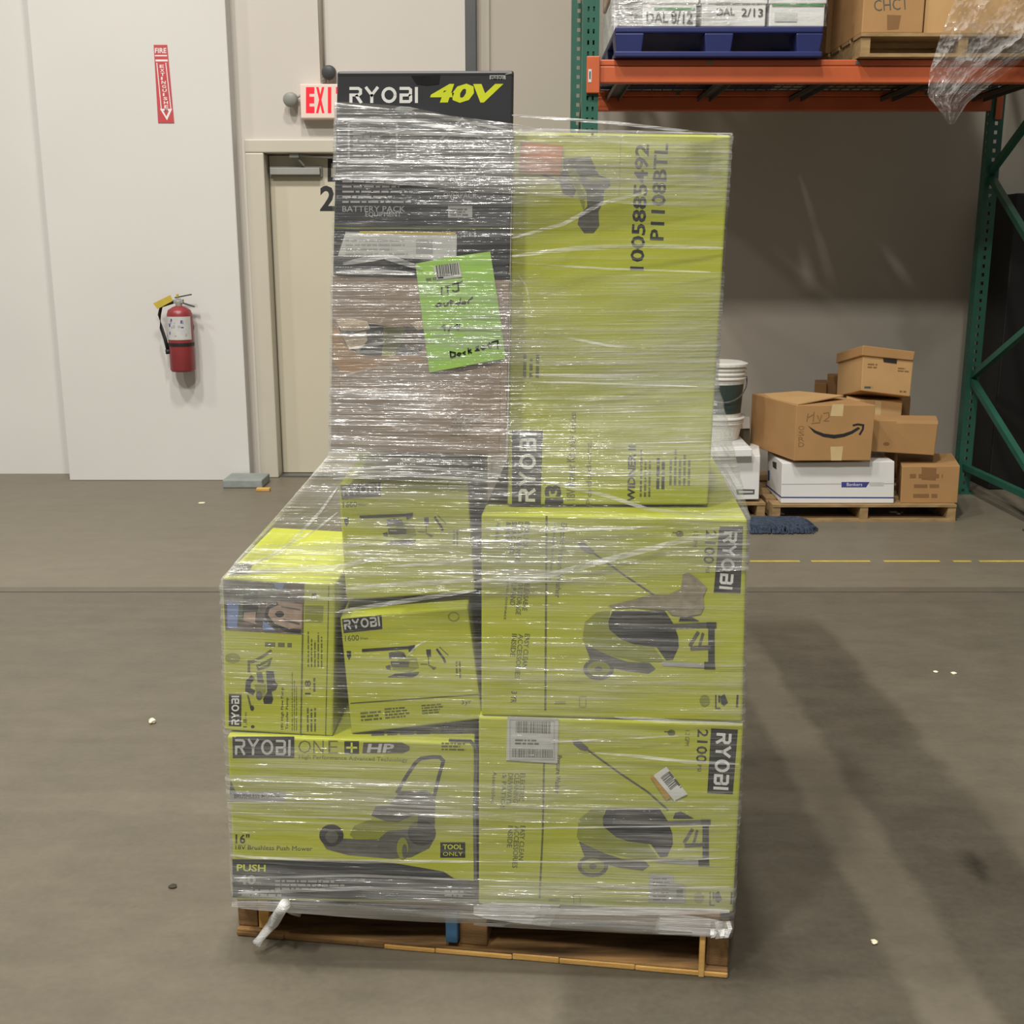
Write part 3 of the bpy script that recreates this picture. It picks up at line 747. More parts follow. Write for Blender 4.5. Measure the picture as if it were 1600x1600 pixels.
pr.poly(INK, C5([(104, 1150), (222, 1155), (218, 1452), (104, 1447)])); pr.logo(tuple(C5([(200, 1435)])[0]), (0, -1), 45, 12, WHITE, wt=.2); pr.build('logo_panel', lm.o)
pr = Print(lm.face); U = (0, -1)
P5 = lambda x, y: C5([(x, y)])[0]
pr.text(INK, '1.8', P5(272, 1460), U, 13, 6, 1, .01); pr.text(INK_S, 'GPM', P5(272, 1375), U, 9, 3, 1); pr.ell(INK, P5(325, 1455), 3, 2.5)
pr.text(INK, '18V High Flow Pump', P5(615, 1480), U, 66, 5, 1, .01); pr.text(INK, 'Transfer Pump', P5(660, 1480), U, 50, 5, 1, .01)
pr.lines(INK_S, P5(675, 1490), U, 100, 10, 3, 1, 3, .4); pr.lines(INK_S, P5(815, 900), U, 60, 26, 5, 1, 4, .4); pr.text(INK, '1.8', P5(862, 1155), U, 22, 9, 1, .01); pr.lines(INK_S, P5(870, 1130), U, 30, 6, 1, 1, 6)
pr.lines(INK_S, P5(810, 1500), U, 48, 17, 3, 1, 5, .5); pr.text(INK, '3', P5(918, 280), U, 11, 8, 1, .02); pr.poly(LIME_D, C5([(810, 330), (980, 335), (975, 490), (805, 485)]), 1)
pr.lines(INK_S, P5(440, 640), (1, .03), 50, 12, 1, 1, 9); pr.ell(LIME_D, P5(140, 820), 12, 8)
pr.stroke(INK_S, C5([(797, 130), (770, 1530)]), 2.5); pr.stroke(INK_S, C5([(1030, 150), (1000, 1540)]), 1.5)
pr.build('printed_text', lm.o)
pr = Print(lm.face)
pr.stroke(INK_S, C5([(500, 745), (420, 800), (330, 850), (290, 850), (290, 950)]), 4, 2); pr.stroke(INK_S, C5([(370, 890), (490, 830), (470, 890), (380, 920)]), 4, 2, True)
pr.poly(INK, C5([(450, 935), (520, 940), (535, 1040), (560, 1060), (540, 1110), (500, 1130), (515, 1200), (500, 1240), (430, 1240), (420, 1200), (460, 1130)]), 2)
pr.stroke(INK, C5([(330, 990), (285, 1040), (280, 1110), (340, 1140)]), 8, 2); pr.poly(INK_G, C5([(360, 950), (410, 950), (430, 1050), (370, 1040)]), 2); pr.poly(LIME_D, C5([(340, 1060), (450, 1060), (440, 1180), (370, 1190)]), 1)
pr.ell(INK_G, P5(385, 1165), 5, 7, 3); pr.stroke(INK_S, C5([(280, 1160), (310, 1280)]), 3, 2); pr.ell(INK, P5(320, 1280), 3, 4, 3)
pr.build('pump_picture', lm.o)
tf = Face(lm.c[4], lm.c[5], lm.c[0]); pr = Print(tf)
pr.poly(INK_G, [(366, 882), (396, 880), (388, 897), (358, 899)]); pr.logo((364, 896), (1, -.03), 22, 11, WHITE); pr.build('top_print', lm.o)

# two alike small cartons, one leaning
SMq = [(531, 965, 2.115), (731, 949, 2.115), (754, 1124, 2.115), (549, 1147, 2.115)]
SUq = [(529, 756, 2.155), (730, 744, 2.155), (742, 925, 2.155), (541, 938, 2.155)]
C3 = crop(520, 740, 6.667)
def small_carton(key, q, label, rmp, strip):
    c = carton(key, 'product_carton', q, .26, LIME, label, group=GR)
    pr = Print(c.face, rmp); pr.poly(INK, C3([(82, 122), (498, 88), (500, 235), (95, 268)])); pr.logo((536, 775), (1, -.085), 56, 15, GREYW, wt=.2); pr.build('logo_panel', c.o)
    pr = Print(c.face, rmp)
    pr.text(INK_S, '1600', (536, 793), (1, -.03), 22, 9, 1, .01); pr.text(INK_S, 'PSI Pressure', (560, 791), (1, -.03), 12, 4, 1); pr.poly(INK, C3([(118, 455), (165, 455), (165, 510), (142, 550), (122, 510)]))
    pr.stroke(LIME_D, C3([(1250 + 55 * math.cos(t), 120 + 45 * math.sin(t)) for t in [k * .5 for k in range(13)]]), 2); pr.lines(INK_S, (718, 828), (0, 1), 28, 10, 2, 1, 3)
    if strip:
        pr.stroke(INK_S, [(541, 890), (742, 880)], 2); pr.lines(INK_S, (556, 902), (1, -.06), 34, 16, 3, 1, 1); pr.lines(INK_S, (594, 897), (1, -.06), 48, 18, 4, 1, 2); pr.lines(INK_S, (652, 893), (1, -.06), 34, 16, 4, 1, 3); pr.text(INK, '3yr', (715, 897), (1, -.06), 16, 9, 1)
    pr.build('printed_text', c.o)
    pr = Print(c.face, rmp)
    pr.stroke(INK, C3([(280, 452), (560, 440), (830, 428)]), 4.5, 2); pr.poly(INK, C3([(760, 415), (835, 405), (832, 450), (770, 480)]), 3)
    pr.poly(INK_G, C3([(560, 480), (640, 465), (720, 480), (740, 540), (560, 545)]), 1); pr.poly(LIME_D, C3([(700, 500), (850, 540), (870, 640), (770, 690), (580, 660)]), 1)
    pr.poly(INK_G, C3([(575, 568), (768, 572), (765, 630), (580, 625)]), 3); pr.stroke(LGREY, C3([(590, 592), (665, 594)]), 2, 4); pr.poly(INK_G, C3([(520, 620), (570, 605), (575, 660), (530, 650)]), 2)
    pr.poly(INK, C3([(535, 735), (620, 700), (870, 685), (860, 710), (800, 742)]), 2); pr.stroke(INK_G, C3([(600, 525), (720, 522)]), 2, 3)
    pr.poly(INK, C3([(950, 455), (1000, 455), (998, 530), (955, 530)]), 2); pr.stroke(INK_S, C3([(972, 530), (972, 620), (1040, 650)]), 1.5, 2); pr.stroke(INK_S, C3([(885, 605), (960, 608)]), 1.5, 2); pr.poly(INK_S, C3([(980, 625), (1050, 640), (1020, 665)]), 3)
    pr.stroke(INK, C3([(1060, 450), (1100, 510), (1130, 550), (1145, 595)]), 3.5, 2); pr.stroke(INK_S, C3([(1090, 430), (1180, 520)]), 1.2, 2)
    pr.build('cleaner_picture', c.o)
    return c
sm = small_carton('SM', SMq, 'small green carton leaning on its corner, lower of the two alike', affine_remap([q[:2] for q in (SUq[0], SUq[1], SUq[3])], [q[:2] for q in (SMq[0], SMq[1], SMq[3])]), True)
su = small_carton('SU', SUq, 'small green carton sitting upright below the torn brown carton', None, False)

# hidden carton behind that carries the upper cartons
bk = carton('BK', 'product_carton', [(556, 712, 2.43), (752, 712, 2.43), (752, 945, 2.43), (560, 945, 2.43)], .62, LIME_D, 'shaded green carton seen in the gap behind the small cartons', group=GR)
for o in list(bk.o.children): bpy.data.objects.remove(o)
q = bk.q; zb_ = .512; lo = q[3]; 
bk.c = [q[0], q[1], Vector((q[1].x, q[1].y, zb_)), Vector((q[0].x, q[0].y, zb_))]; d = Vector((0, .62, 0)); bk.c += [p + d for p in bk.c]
b = MB(); b.hexa(bk.c, LIME_D); b.build('body', bk.o, bevel=.004); bk.o.location.z = zb_  # darker lime body puts the shade of the gap into its colour
bpy.context.view_layer.update(); bk.o.children[0].matrix_parent_inverse = bk.o.matrix_world.inverted()

# tall right carton
TRq = [(801, 206, 2.14), (1142, 211, 2.14), (1106, 789, 2.148), (793, 789, 2.148)]
tr_ = carton('TR', 'product_carton', TRq, .60, LIME, 'tall green carton with sideways numbers P1108BTL, upper right of the stack', group=GR)
C2 = crop(780, 180, 4.0); C4 = crop(770, 500, 4.0)
pr = Print(tr_.face)
pr.poly(INK, [(800, 672), (848, 672), (845, 790), (800, 790)]); pr.logo((836, 784), (.02, -1), 108, 26, WHITE, wt=.18); pr.build('logo_panel', tr_.o)
pr = Print(tr_.face)
pr.text(INK, '1005885492', (1006, 423), (.045, -1), 198, 22, 1, .022); pr.text(INK, 'P1108BTL', (1037, 376), (.05, -1), 152, 22, 1, .022)
pr.text(INK, '13', (877, 790), (0, -1), 32, 26, 1, .05)
pr.poly(INK, [(852, 778), (880, 778), (880, 787), (852, 787)], 2)
pr.text(INK_S, 'in. 18V Mower Kit', (899, 798), (0, -1), 90, 14, 1, .01); pr.text(INK_S, 'ONE+ Cordless', (900, 704), (0, -1), 60, 10, 1); pr.text(INK_S, 'Podadora', (924, 790), (0, -1), 100, 8, 1)
pr.text(INK, 'WIDNER II', (992, 784), (.02, -1), 88, 12, 1, .03); pr.lines(INK_S, (996, 776), (.02, -1), 80, 20, 3, 1, 4, .5); pr.lines(INK, (1022, 764), (.02, -1), 62, 16, 2, 1, 5, .6); pr.lines(INK_S, (1042, 758), (.02, -1), 56, 36, 5, 1, 6, .5)
pr.lines(INK_S, (812, 590), (.02, -1), 40, 30, 3, 1, 8, .5)
pr.stroke(LIME_D, C2([(760, 120), (750, 500)]), 1); pr.ell(INK_S, C2([(582, 118)])[0], 2, 3)
pr.build('printed_text', tr_.o)
pr = Print(tr_.face)
pr.stroke(INK_G, C2([(240, 360), (400, 420)]), 3, 1)
pr.poly(INK_G, C2([(400, 265), (570, 260), (620, 370), (690, 400), (695, 440), (655, 470), (650, 540), (620, 600), (625, 690), (590, 735), (530, 735), (490, 680), (500, 630), (550, 570), (545, 480), (500, 400), (470, 330), (440, 330), (440, 400), (480, 470), (460, 515), (400, 490), (380, 430), (370, 400), (400, 340)]), 2)
pr.poly(LIME_D, C2([(415, 325), (465, 330), (510, 390), (500, 430), (540, 500), (530, 600), (515, 560), (480, 460)]), 3)
pr.poly(LIME_D, C2([(540, 385), (600, 380), (660, 400), (640, 425), (560, 420)]), 3); pr.ell(INK, C2([(455, 285)])[0], 6, 4, 4)
pr.build('mower_picture', tr_.o)
b = MB(); q = [tr_.face.un(*p, .004) for p in ((814, 222), (880, 228), (875, 273), (811, 269))]
b.hexa([*q, *[tr_.face.un(*p, .003) for p in ((814, 222), (880, 228), (875, 273), (811, 269))]], ORANGE_S)
o = b.build('orange_sticker', tr_.o); o['label'] = 'faded orange square sticker'

# brown torn carton (upper left) with a hole
BRq = [(520, 432, 2.10), (796, 438, 2.10), (790, 711, 2.105), (517, 703, 2.105)]
br_ = carton('BR', 'shipping_carton', BRq, .62, KRAFT_G, 'brown cardboard carton with a ragged torn hole under the black carton', body=False)
b = MB(); c8 = br_.c
b.add(c8, [(4, 5, 6, 7), (0, 1, 5, 4), (7, 6, 2, 3), (1, 2, 6, 5), (4, 7, 3, 0)], KRAFT_G)
CB = crop(500, 400, 4.571)
hole = CB([(128, 505), (220, 470), (330, 480), (420, 492), (480, 505), (620, 500), (700, 515), (742, 545), (752, 640), (700, 702), (560, 716), (440, 722), (330, 716), (262, 692), (190, 642), (150, 580)])
hv = [br_.face.un(u, v) for u, v in hole]
outer = br_.q
tess = tessellate_polygon([[Vector((p.x, p.z, 0)) for p in outer], [Vector((p.x, p.z, 0)) for p in hv][::-1]])
allv = list(outer) + hv[::-1]
b.add(allv, [tuple(t) for t in tess], KRAFT_G)
n = len(hv); inn = [p + Vector((0, .006, 0)) for p in hv]
b.add(hv + inn, [(i, (i + 1) % n, n + (i + 1) % n, n + i) for i in range(n)], KRAFT_IN)
b.build('body', br_.o)
inner = Face(*[p + Vector((0, .03, 0)) for p in (br_.q[0], br_.q[1], br_.q[3])])
b = MB(); i4 = [inner.un(*p) for p in ((531, 480), (690, 480), (690, 580), (531, 580))]; b.hexa([*i4, *[p + Vector((.01, .1, 0)) for p in i4]], BLACKC)
ic = b.build('inner_carton', br_.o)
pr = Print(inner)
pr.poly(LIME, CB([(455, 500), (610, 500), (600, 600), (520, 722), (440, 722)])); pr.poly(KRAFT, CB([(610, 540), (720, 500), (770, 520), (770, 660), (620, 665), (590, 600)]), 2)
pr.text(INK, 'BLE-E', CB([(545, 695)])[0], (1, 0), 32, 8, 3, .02)
for k, (a, c_) in enumerate((((360, 560), (450, 520)), ((340, 610), (450, 575)), ((330, 660), (450, 640)))): pr.stroke(INK_G, CB([a, c_]), 4, 1)
pr.build('inner_print', ic)
# torn flaps around the hole
rnd = random.Random(11); b = MB()
def flap(pts, lift):
    q = CB(pts); n = len(q); vs = [br_.face.un(u, v, .0015 + lift * rnd.uniform(.0, .5)) for u, v in q]; c_ = sum(vs, Vector()) / n + Vector((0, -lift * .3, 0))
    b = MB(); b.add(vs + [c_], [(i, (i + 1) % n, n) for i in range(n)], KRAFT_IN); b.build('torn_flap', br_.o)
flap([(110, 450), (220, 440), (340, 465), (360, 520), (260, 535), (150, 530)], .006)
flap([(150, 550), (220, 560), (330, 540), (340, 600), (280, 680), (200, 650)], .005)
flap([(640, 480), (740, 460), (745, 520), (700, 530)], .005)
pr = Print(br_.face)
pr.poly(KRAFT, CB([(90, 520), (130, 510), (190, 645), (260, 695), (330, 720), (700, 705), (760, 760), (420, 780), (180, 850), (95, 760)]), 1)
pr.stroke(KRAFT_IN, CB([(180, 850), (380, 800), (780, 770)]), 3, 2)  # pale stroke paints the highlight along the crease
pr.stroke(KRAFT_D, CB([(140, 880), (130, 1350)]), 1.5); pr.stroke(KRAFT_D, CB([(1290, 780), (1280, 1400)]), 2)
pr.lines(INK_G, CB([(940, 1120)])[0], (1, .02), 55, 22, 4, 1, 7, .3); pr.lines(INK_G, CB([(930, 1200)])[0], (1, .02), 34, 18, 3, 1, 9, .3)
pr.build('worn_print', br_.o)

# black 40V carton on top
BKq = [(527, 111, 2.10), (803, 110, 2.10), (795, 437, 2.10), (520, 431, 2.10)]
bl_ = carton('BL', 'product_carton', BKq, .62, BLACKC, 'black 40V carton at the very top of the stack', group='black carton')
del bl_.o['group']
CK = crop(500, 90, 4.571)
pr = Print(bl_.face)
pr.logo((546, 161), (1, 0), 107, 25, WHITE, wt=.19); pr.build('logo_lettering', bl_.o)
pr = Print(bl_.face)
pr.text(LIME_B, '40V', (669, 161), (1, -.005), 118, 30, 1, .05, .35)
pr.rect(LGREY, 765, 117, 790, 124); pr.lines(INK, (767, 118), (1, 0), 21, 6, 2, 2, 3)
pr.poly(mat('black_tape_scrap', (34, 34, 34), .25, .2, 40), CK([(650, 130), (860, 120), (850, 190), (760, 200), (690, 190)]), 2)
pr.stroke(INK, [(528, 117), (802, 116)], 3, 1); pr.stroke(LGREY, [(790, 116), (800, 114)], 1.5, 2)
pr.stroke(LGREY, [(722, 185), (780, 237), (721, 292), (668, 238)], 3, 1, True); pr.stroke(LGREY, [(722, 193), (771, 237), (721, 283), (677, 238)], 1.2, 1, True)
pr.text(LGREY, 'BUILT', (700, 232), (1, 0), 44, 14, 1, .01); pr.lines(LGREY, (703, 240), (1, 0), 38, 12, 1, 1, 5)
pr.text(LGREY, 'OVERPACK', (693, 310), (1, 0), 52, 10, 1); pr.rect(LGREY, 700, 322, 738, 340); pr.lines(INK_G, (703, 324), (1, 0), 30, 13, 3, 2, 1)
pr.stroke(LGREY, [(545, 190), (620, 190), (620, 250), (545, 250)], 3, 1, True); pr.lines(LGREY, (552, 200), (1, 0), 60, 44, 6, 1, 2, .4)
pr.lines(LGREY, (535, 277), (1, 0), 112, 40, 5, 1, 12, .38, .3); pr.text(LGREY, 'BATTERY PACK', (535, 331), (1, 0), 98, 9, 1)
pr.text(LGREY, 'EQUIPMENT', (571, 340), (1, 0), 56, 9, 1); pr.stroke(LIME_D, [(522, 356), (796, 357)], 1.5)
pr.text(LGREY, '1+1', (725, 371), (1, 0), 18, 10, 1)
pr.build('printed_text', bl_.o)
def f4(pr, l): pr.rect(LGREY, 650, 374, 676, 396, l); pr.lines(LGREY, (540, 370), (1, 0), 100, 28, 4, l, 4, .4); pr.stroke(YTAG, [(562, 363), (712, 365)], 4, l)
sticker(bl_.face, 'shipping_label', bl_.o, [(527, 374), (562, 362), (714, 366), (714, 408), (640, 406), (528, 402)][:0] or [(540, 363), (714, 366), (713, 407), (528, 400)], GREYW, f4, 3)

# neon note tucked over the cartons
nf = Face(*[atY(u, v, 2.0975) for u, v in ((600, 380), (800, 380), (600, 600))])
nt_ = empty('paper_note', nf.un(730, 570), 'neon green handwritten sheet with a barcode taped on the brown carton', 'note')
b = MB(); nq = [(649, 412), (700, 402), (766, 393), (778, 470), (790, 560), (730, 571), (671, 582), (660, 500)]
v0 = [nf.un(u, v, [.0, .0008, .0, .0008, .0, .0008, .0, .0008][i]) for i, (u, v) in enumerate(nq)]; cn = nf.un(718, 486, .001)
b.add(v0 + [cn], [(i, (i + 1) % 8, 8) for i in range(8)], NOTE); b.add([p + Vector((0, .0006, 0)) for p in v0 + [cn]], [((i + 1) % 8, i, 8) for i in range(8)], NOTE); b.build('sheet', nt_)
pr = Print(nf); H = 6
def hand(pts, wd=2.3): pr.stroke(INK, pts, wd, 5)
CN = CB
for s in ([(870, 220), (868, 275)], [(895, 218), (930, 215)], [(912, 217), (912, 272)], [(940, 205), (1020, 180)], [(985, 190), (990, 245), (965, 255), (945, 245)]): hand(CN(s))
for s in ([(850, 335), (830, 355), (850, 362), (870, 345), (850, 335)], [(885, 335), (890, 355), (910, 350), (915, 330)], [(935, 310), (935, 350), (955, 345)], [(920, 328), (955, 322)], [(985, 330), (970, 345), (990, 348), (1005, 300), (1000, 345)],
          [(1025, 325), (1015, 340), (1035, 342), (1040, 325), (1025, 325)], [(1055, 320), (1060, 340)], [(1058, 322), (1085, 300), (1090, 290)]): hand(CN(s), 2.3)
for s in ([(890, 490), (872, 505), (885, 515), (895, 495), (890, 535)], [(940, 490), (915, 540)], [(985, 485), (965, 500), (980, 510), (998, 488), (985, 530)]): hand(CN(s), 2.3)
for s in ([(930, 680), (935, 725)], [(925, 682), (965, 690), (965, 715), (935, 725)], [(990, 690), (980, 705), (995, 712), (1005, 695), (990, 690)], [(1040, 680), (1022, 692), (1040, 702)], [(1058, 655), (1062, 698)], [(1080, 665), (1062, 680), (1085, 692)],
          [(1110, 655), (1130, 645), (1125, 665), (1110, 675), (1140, 670)], [(1165, 640), (1150, 655), (1165, 665), (1180, 650), (1165, 640)], [(1215, 620), (1195, 635), (1210, 650), (1222, 625), (1220, 655)], [(1225, 615), (1270, 605), (1270, 660)]): hand(CN(s), 2.3)
pr.build('handwriting', nt_)
pr = Print(nf); pr.poly(GREYW, CN([(810, 80), (990, 40), (1015, 150), (830, 170)]), 6); barcode(pr, INK_G, CN([(838, 150)])[0], (.98, -.13), 34, 18, 7, 2); pr.lines(INK_S, CN([(755, 150)])[0], (1, -.1), 30, 5, 1, 6, 3); pr.build('barcode_label', nt_)

# ------------------------------------------------------------------ the pallet under the stack
FL = Vector((-.602, 2.182, 0)); FR = Vector((.444, 2.034, 0)); dx = (FR - FL).normalized(); dy = Vector((-dx.y, dx.x, 0))
if dy.y < 0: dy = -dy
W_, D_ = (FR - FL).length, 1.2
pal = empty('wooden_pallet', (FL + FR) / 2 + dy * .6, 'worn brown wooden pallet carrying the wrapped green stack', 'pallet')
def pbox(x0, x1, y0, y1, z0, z1, m, name, jit=0):
    b = MB(); P = lambda x, y, z: FL + dx * x + dy * y + Vector((0, 0, z))
    b.hexa([P(x0, y0, z1), P(x1, y0, z1), P(x1, y0, z0), P(x0, y0, z0), P(x0, y1, z1), P(x1, y1, z1), P(x1, y1, z0), P(x0, y1, z0)], m); return b.build(name, pal, bevel=.003)
for x0 in (0.0, W_ / 2 - .035, W_ - .045): pbox(x0, x0 + .045 + (.015 if 0 < x0 < .6 else 0), .012, D_, .018, .104, WOOD, 'stringer')
for i in range(7): y0 = i * (D_ - .1) / 6; pbox(0, W_, y0 + .0, y0 + .1 + (.02 if i == 0 else 0), .104, .122, WOOD_X, 'deck_board')
for y0 in (0, .5, D_ - .12): pbox(0, W_, y0, y0 + .12, 0, .018, WOOD_X, 'bottom_board')
rnd = random.Random(31); x_ = 0.0
while x_ < W_ - .02:
    l_ = min(rnd.uniform(.05, .2), W_ - x_); pbox(x_, x_ + l_, -rnd.uniform(.0006, .0025), .004, .0005, rnd.uniform(.011, .0165), rnd.choice([WOOD_E, WOOD_E, WOOD_X]), 'lit_split_edge'); x_ += l_  # split chips; pale wood stands in for light on the front edge
pbox(W_ / 2 - .062, W_ / 2 - .036, -.004, .02, .03, .104, mat('blue_pallet_paint', (62, 104, 140), .6, .2, 20), 'blue_painted_scrap')
pbox(.05, .075, .004, .02, .02, .1, WOOD_E, 'splint'); pbox(W_ - .06, W_ - .048, -.006, .012, .0, .1, WOOD_E, 'splint')
# sheet of cardboard between deck and cartons
pbox(.03, W_ - .02, .005, D_ - .05, .122, .14, KRAFT_D, 'slip_sheet')

# ------------------------------------------------------------------ stretch wrap: film pulled round everything
def film():
    TH = np.linspace(0, 2 * math.pi, 240, endpoint=False); nd = np.stack([np.cos(TH), np.sin(TH)], 1)
    C0 = np.array([-.06, 2.6]); dz = .01; ZS = np.arange(.09, 1.775, dz)
    H = np.full((len(ZS), len(TH)), -9.0)
    P = lambda x, y, z: FL + dx * x + dy * y + Vector((0, 0, z))
    deck = [P(0, 0, .14), P(W_, 0, .14), P(W_, 0, .08), P(0, 0, .08), P(0, D_, .14), P(W_, D_, .14), P(W_, D_, .08), P(0, D_, .08)]
    items = [c.c for c in cartons.values()] + [deck]
    for c in items:
        c = np.array([list(p) for p in c]); pairs = ((0, 3), (1, 2), (4, 7), (5, 6))
        zlo = c[:, 2].min(); zhi = c[:, 2].max()
        for i, z in enumerate(ZS):
            if z < zlo - .002 or z > zhi + .002: continue
            for a, b_ in pairs:
                t = np.clip((z - c[b_, 2]) / max(1e-6, c[a, 2] - c[b_, 2]), 0, 1); p = c[b_, :2] * (1 - t) + c[a, :2] * t - C0
                H[i] = np.maximum(H[i], nd @ p)
    K = H.copy(); n = len(ZS); win = 26
    for a in range(n):
        for e in range(a + 2, min(n, a + win)):
            t = (np.arange(a + 1, e) - a)[:, None] / (e - a)
            K[a + 1:e] = np.maximum(K[a + 1:e], H[a] * (1 - t) + H[e] * t)
    K += .003
    NP = 420; ph = np.linspace(-math.pi, math.pi, NP, endpoint=False)
    # denser sampling over the front
    ph = ph - 0.35 * np.sin(ph + math.pi / 2)
    cs = np.cos(TH[None, :] - ph[:, None]); cs = np.where(cs > .02, cs, np.nan)
    Rr = np.stack([np.nanmin(np.where(np.isnan(cs), np.nan, K[i][None, :] / cs), axis=1) for i in range(n)])
    NZ = 200; rnd = np.random.RandomState(4)
    vs = []; grid = np.zeros((NZ, NP, 3))
    for k in range(NP):
        x_ = Rr[100, k] * math.cos(ph[k]) + C0[0]
        zt = np.interp(x_, [-.35, -.32, 0, .05, .4], [1.718, 1.716, 1.68, 1.672, 1.668])
        zbm = np.interp(x_, [-.6, -.1, .46], [.128, .108, .092])
        zz = zbm + (zt - zbm) * np.linspace(0, 1, NZ)
        r = np.interp(zz, ZS, Rr[:, k])
        grid[:, k, 0] = C0[0] + r * math.cos(ph[k]); grid[:, k, 1] = C0[1] + r * math.sin(ph[k]); grid[:, k, 2] = zz
    # fine stretch ripples, never inward past the cartons
    for j in range(NZ):
        z = grid[j, :, 2]; x = grid[j, :, 0]
        rip = .0012 * np.sin(z * 210 + x * 9 + 2 * np.sin(x * 5 + z * 11)) + .0010 * np.sin(z * 390 - x * 14 + 1.3) + .0012
        dirv = grid[j, :, :2] - C0; dirv /= np.linalg.norm(dirv, axis=1)[:, None]
        grid[j, :, :2] += dirv * rip[:, None]
    V = grid.reshape(-1, 3); Fs = []
    for j in range(NZ - 1):
        for k in range(NP):
            k2 = (k + 1) % NP; Fs.append((j * NP + k, j * NP + k2, (j + 1) * NP + k2, (j + 1) * NP + k))
    return V.tolist(), Fs, NZ, NP
FV, FF, FNZ, FNP = film()
fw = empty('stretch_wrap', (0, 2.6, .1), 'clear stretch wrap pulled tight around the stacked cartons and pallet', 'plastic wrap')
b = MB(); b.add(FV, FF, FILM); sheet = b.build('film_sheet', fw, smooth=True)
bvh = BVHTree.FromPolygons([Vector(p) for p in FV], FF)
def onfilm(u, v, off=.002):
    r = ray(u, v).normalized(); h = bvh.ray_cast(CAM, r)
    p = h[0] if h[0] is not None else atY(u, v, 2.09)
    return p - r * off
def film_stroke(b, pts, w0, m, off=.002, n=None):
    out = []
    for (a, c_) in zip(pts[:-1], pts[1:]):
        k = max(2, int(math.hypot(c_[0] - a[0], c_[1] - a[1]) / 14))
        out += [(a[0] + (c_[0] - a[0]) * i / k, a[1] + (c_[1] - a[1]) * i / k) for i in range(k)]
    out.append(pts[-1]); L_, R_ = [], []
    for i, (x, y) in enumerate(out):
        a = out[max(0, i - 1)]; c_ = out[min(len(out) - 1, i + 1)]; t = Vector((c_[0] - a[0], c_[1] - a[1])).normalized(); s = i / (len(out) - 1)
        wd = w0 * (.35 + .65 * math.sin(math.pi * min(1, max(0, s))) ** .5) / 2
        L_.append(onfilm(x - t.y * wd, y + t.x * wd, off)); R_.append(onfilm(x + t.y * wd, y - t.x * wd, off))
    n_ = len(out); b.add(L_ + R_, [(i, i + 1, n_ + i + 1, n_ + i) for i in range(n_ - 1)], m)
# pulled folds one can follow across the wrap
folds = [([(745, 908), (860, 898), (960, 872), (1060, 846), (1160, 830)], 9), ([(750, 906), (880, 910), (1010, 912)], 5), ([(526, 160), (640, 170), (800, 205)], 6), ([(800, 180), (960, 192), (1135, 212)], 5),
         ([(800, 400), (900, 388), (1000, 384), (1130, 388)], 8), ([(800, 372), (880, 350), (940, 318), (1010, 300)], 6), ([(800, 410), (950, 420), (1110, 425)], 3), ([(850, 520), (950, 540), (1000, 545)], 4), ([(830, 585), (950, 588), (1030, 586)], 5), ([(780, 595), (900, 598), (1090, 604)], 3),
         ([(850, 752), (950, 775), (1010, 795), (1100, 806), (1162, 808)], 6), ([(355, 1254), (480, 1254), (600, 1258), (742, 1264)], 4), ([(356, 1270), (470, 1276), (580, 1280)], 5), ([(748, 1262), (900, 1264), (1140, 1264)], 3), ([(740, 1346), (560, 1346), (400, 1340), (360, 1336)], 6), ([(745, 1346), (900, 1347), (1060, 1344), (1140, 1340)], 3),
         ([(750, 1384), (900, 1388), (1140, 1386)], 4), ([(930, 1176), (1000, 1182), (1070, 1190), (1155, 1194)], 5), ([(960, 1120), (1060, 1128), (1160, 1132)], 7), ([(540, 920), (640, 912), (740, 906)], 8), ([(530, 955), (640, 938), (745, 922)], 7), ([(600, 886), (690, 880), (750, 872)], 5),
         ([(360, 894), (440, 862), (500, 800), (527, 762)], 5), ([(420, 868), (490, 830), (528, 800)], 4), ([(355, 898), (440, 890), (520, 888), (590, 872)], 9), ([(450, 856), (520, 856), (570, 850)], 8), ([(635, 1026), (650, 1010), (672, 998)], 3), ([(810, 430), (822, 446), (832, 500)], 2),
         ([(520, 748), (640, 742), (780, 752)], 5), ([(520, 735), (640, 728), (790, 742)], 4), ([(536, 412), (600, 400), (660, 420)], 10), ([(525, 426), (590, 424), (648, 428)], 8), ([(545, 545), (620, 532), (680, 534)], 6), ([(524, 250), (640, 254), (800, 266)], 3), ([(524, 275), (640, 273), (790, 276)], 3), ([(526, 200), (660, 208), (802, 214)], 6), ([(528, 186), (640, 190), (760, 208)], 8),
         ([(860, 1160), (960, 1154), (1060, 1150)], 3), ([(760, 838), (900, 828), (1040, 822)], 4), ([(752, 1296), (950, 1292), (1138, 1290)], 3), ([(365, 1372), (560, 1368), (740, 1376)], 4), ([(372, 1395), (560, 1388), (742, 1398)], 6)]
b = MB()
for pts, wd in folds: film_stroke(b, pts, wd, FOLD, .002)
o = b.build('film_fold', fw); o['kind'] = 'stuff'
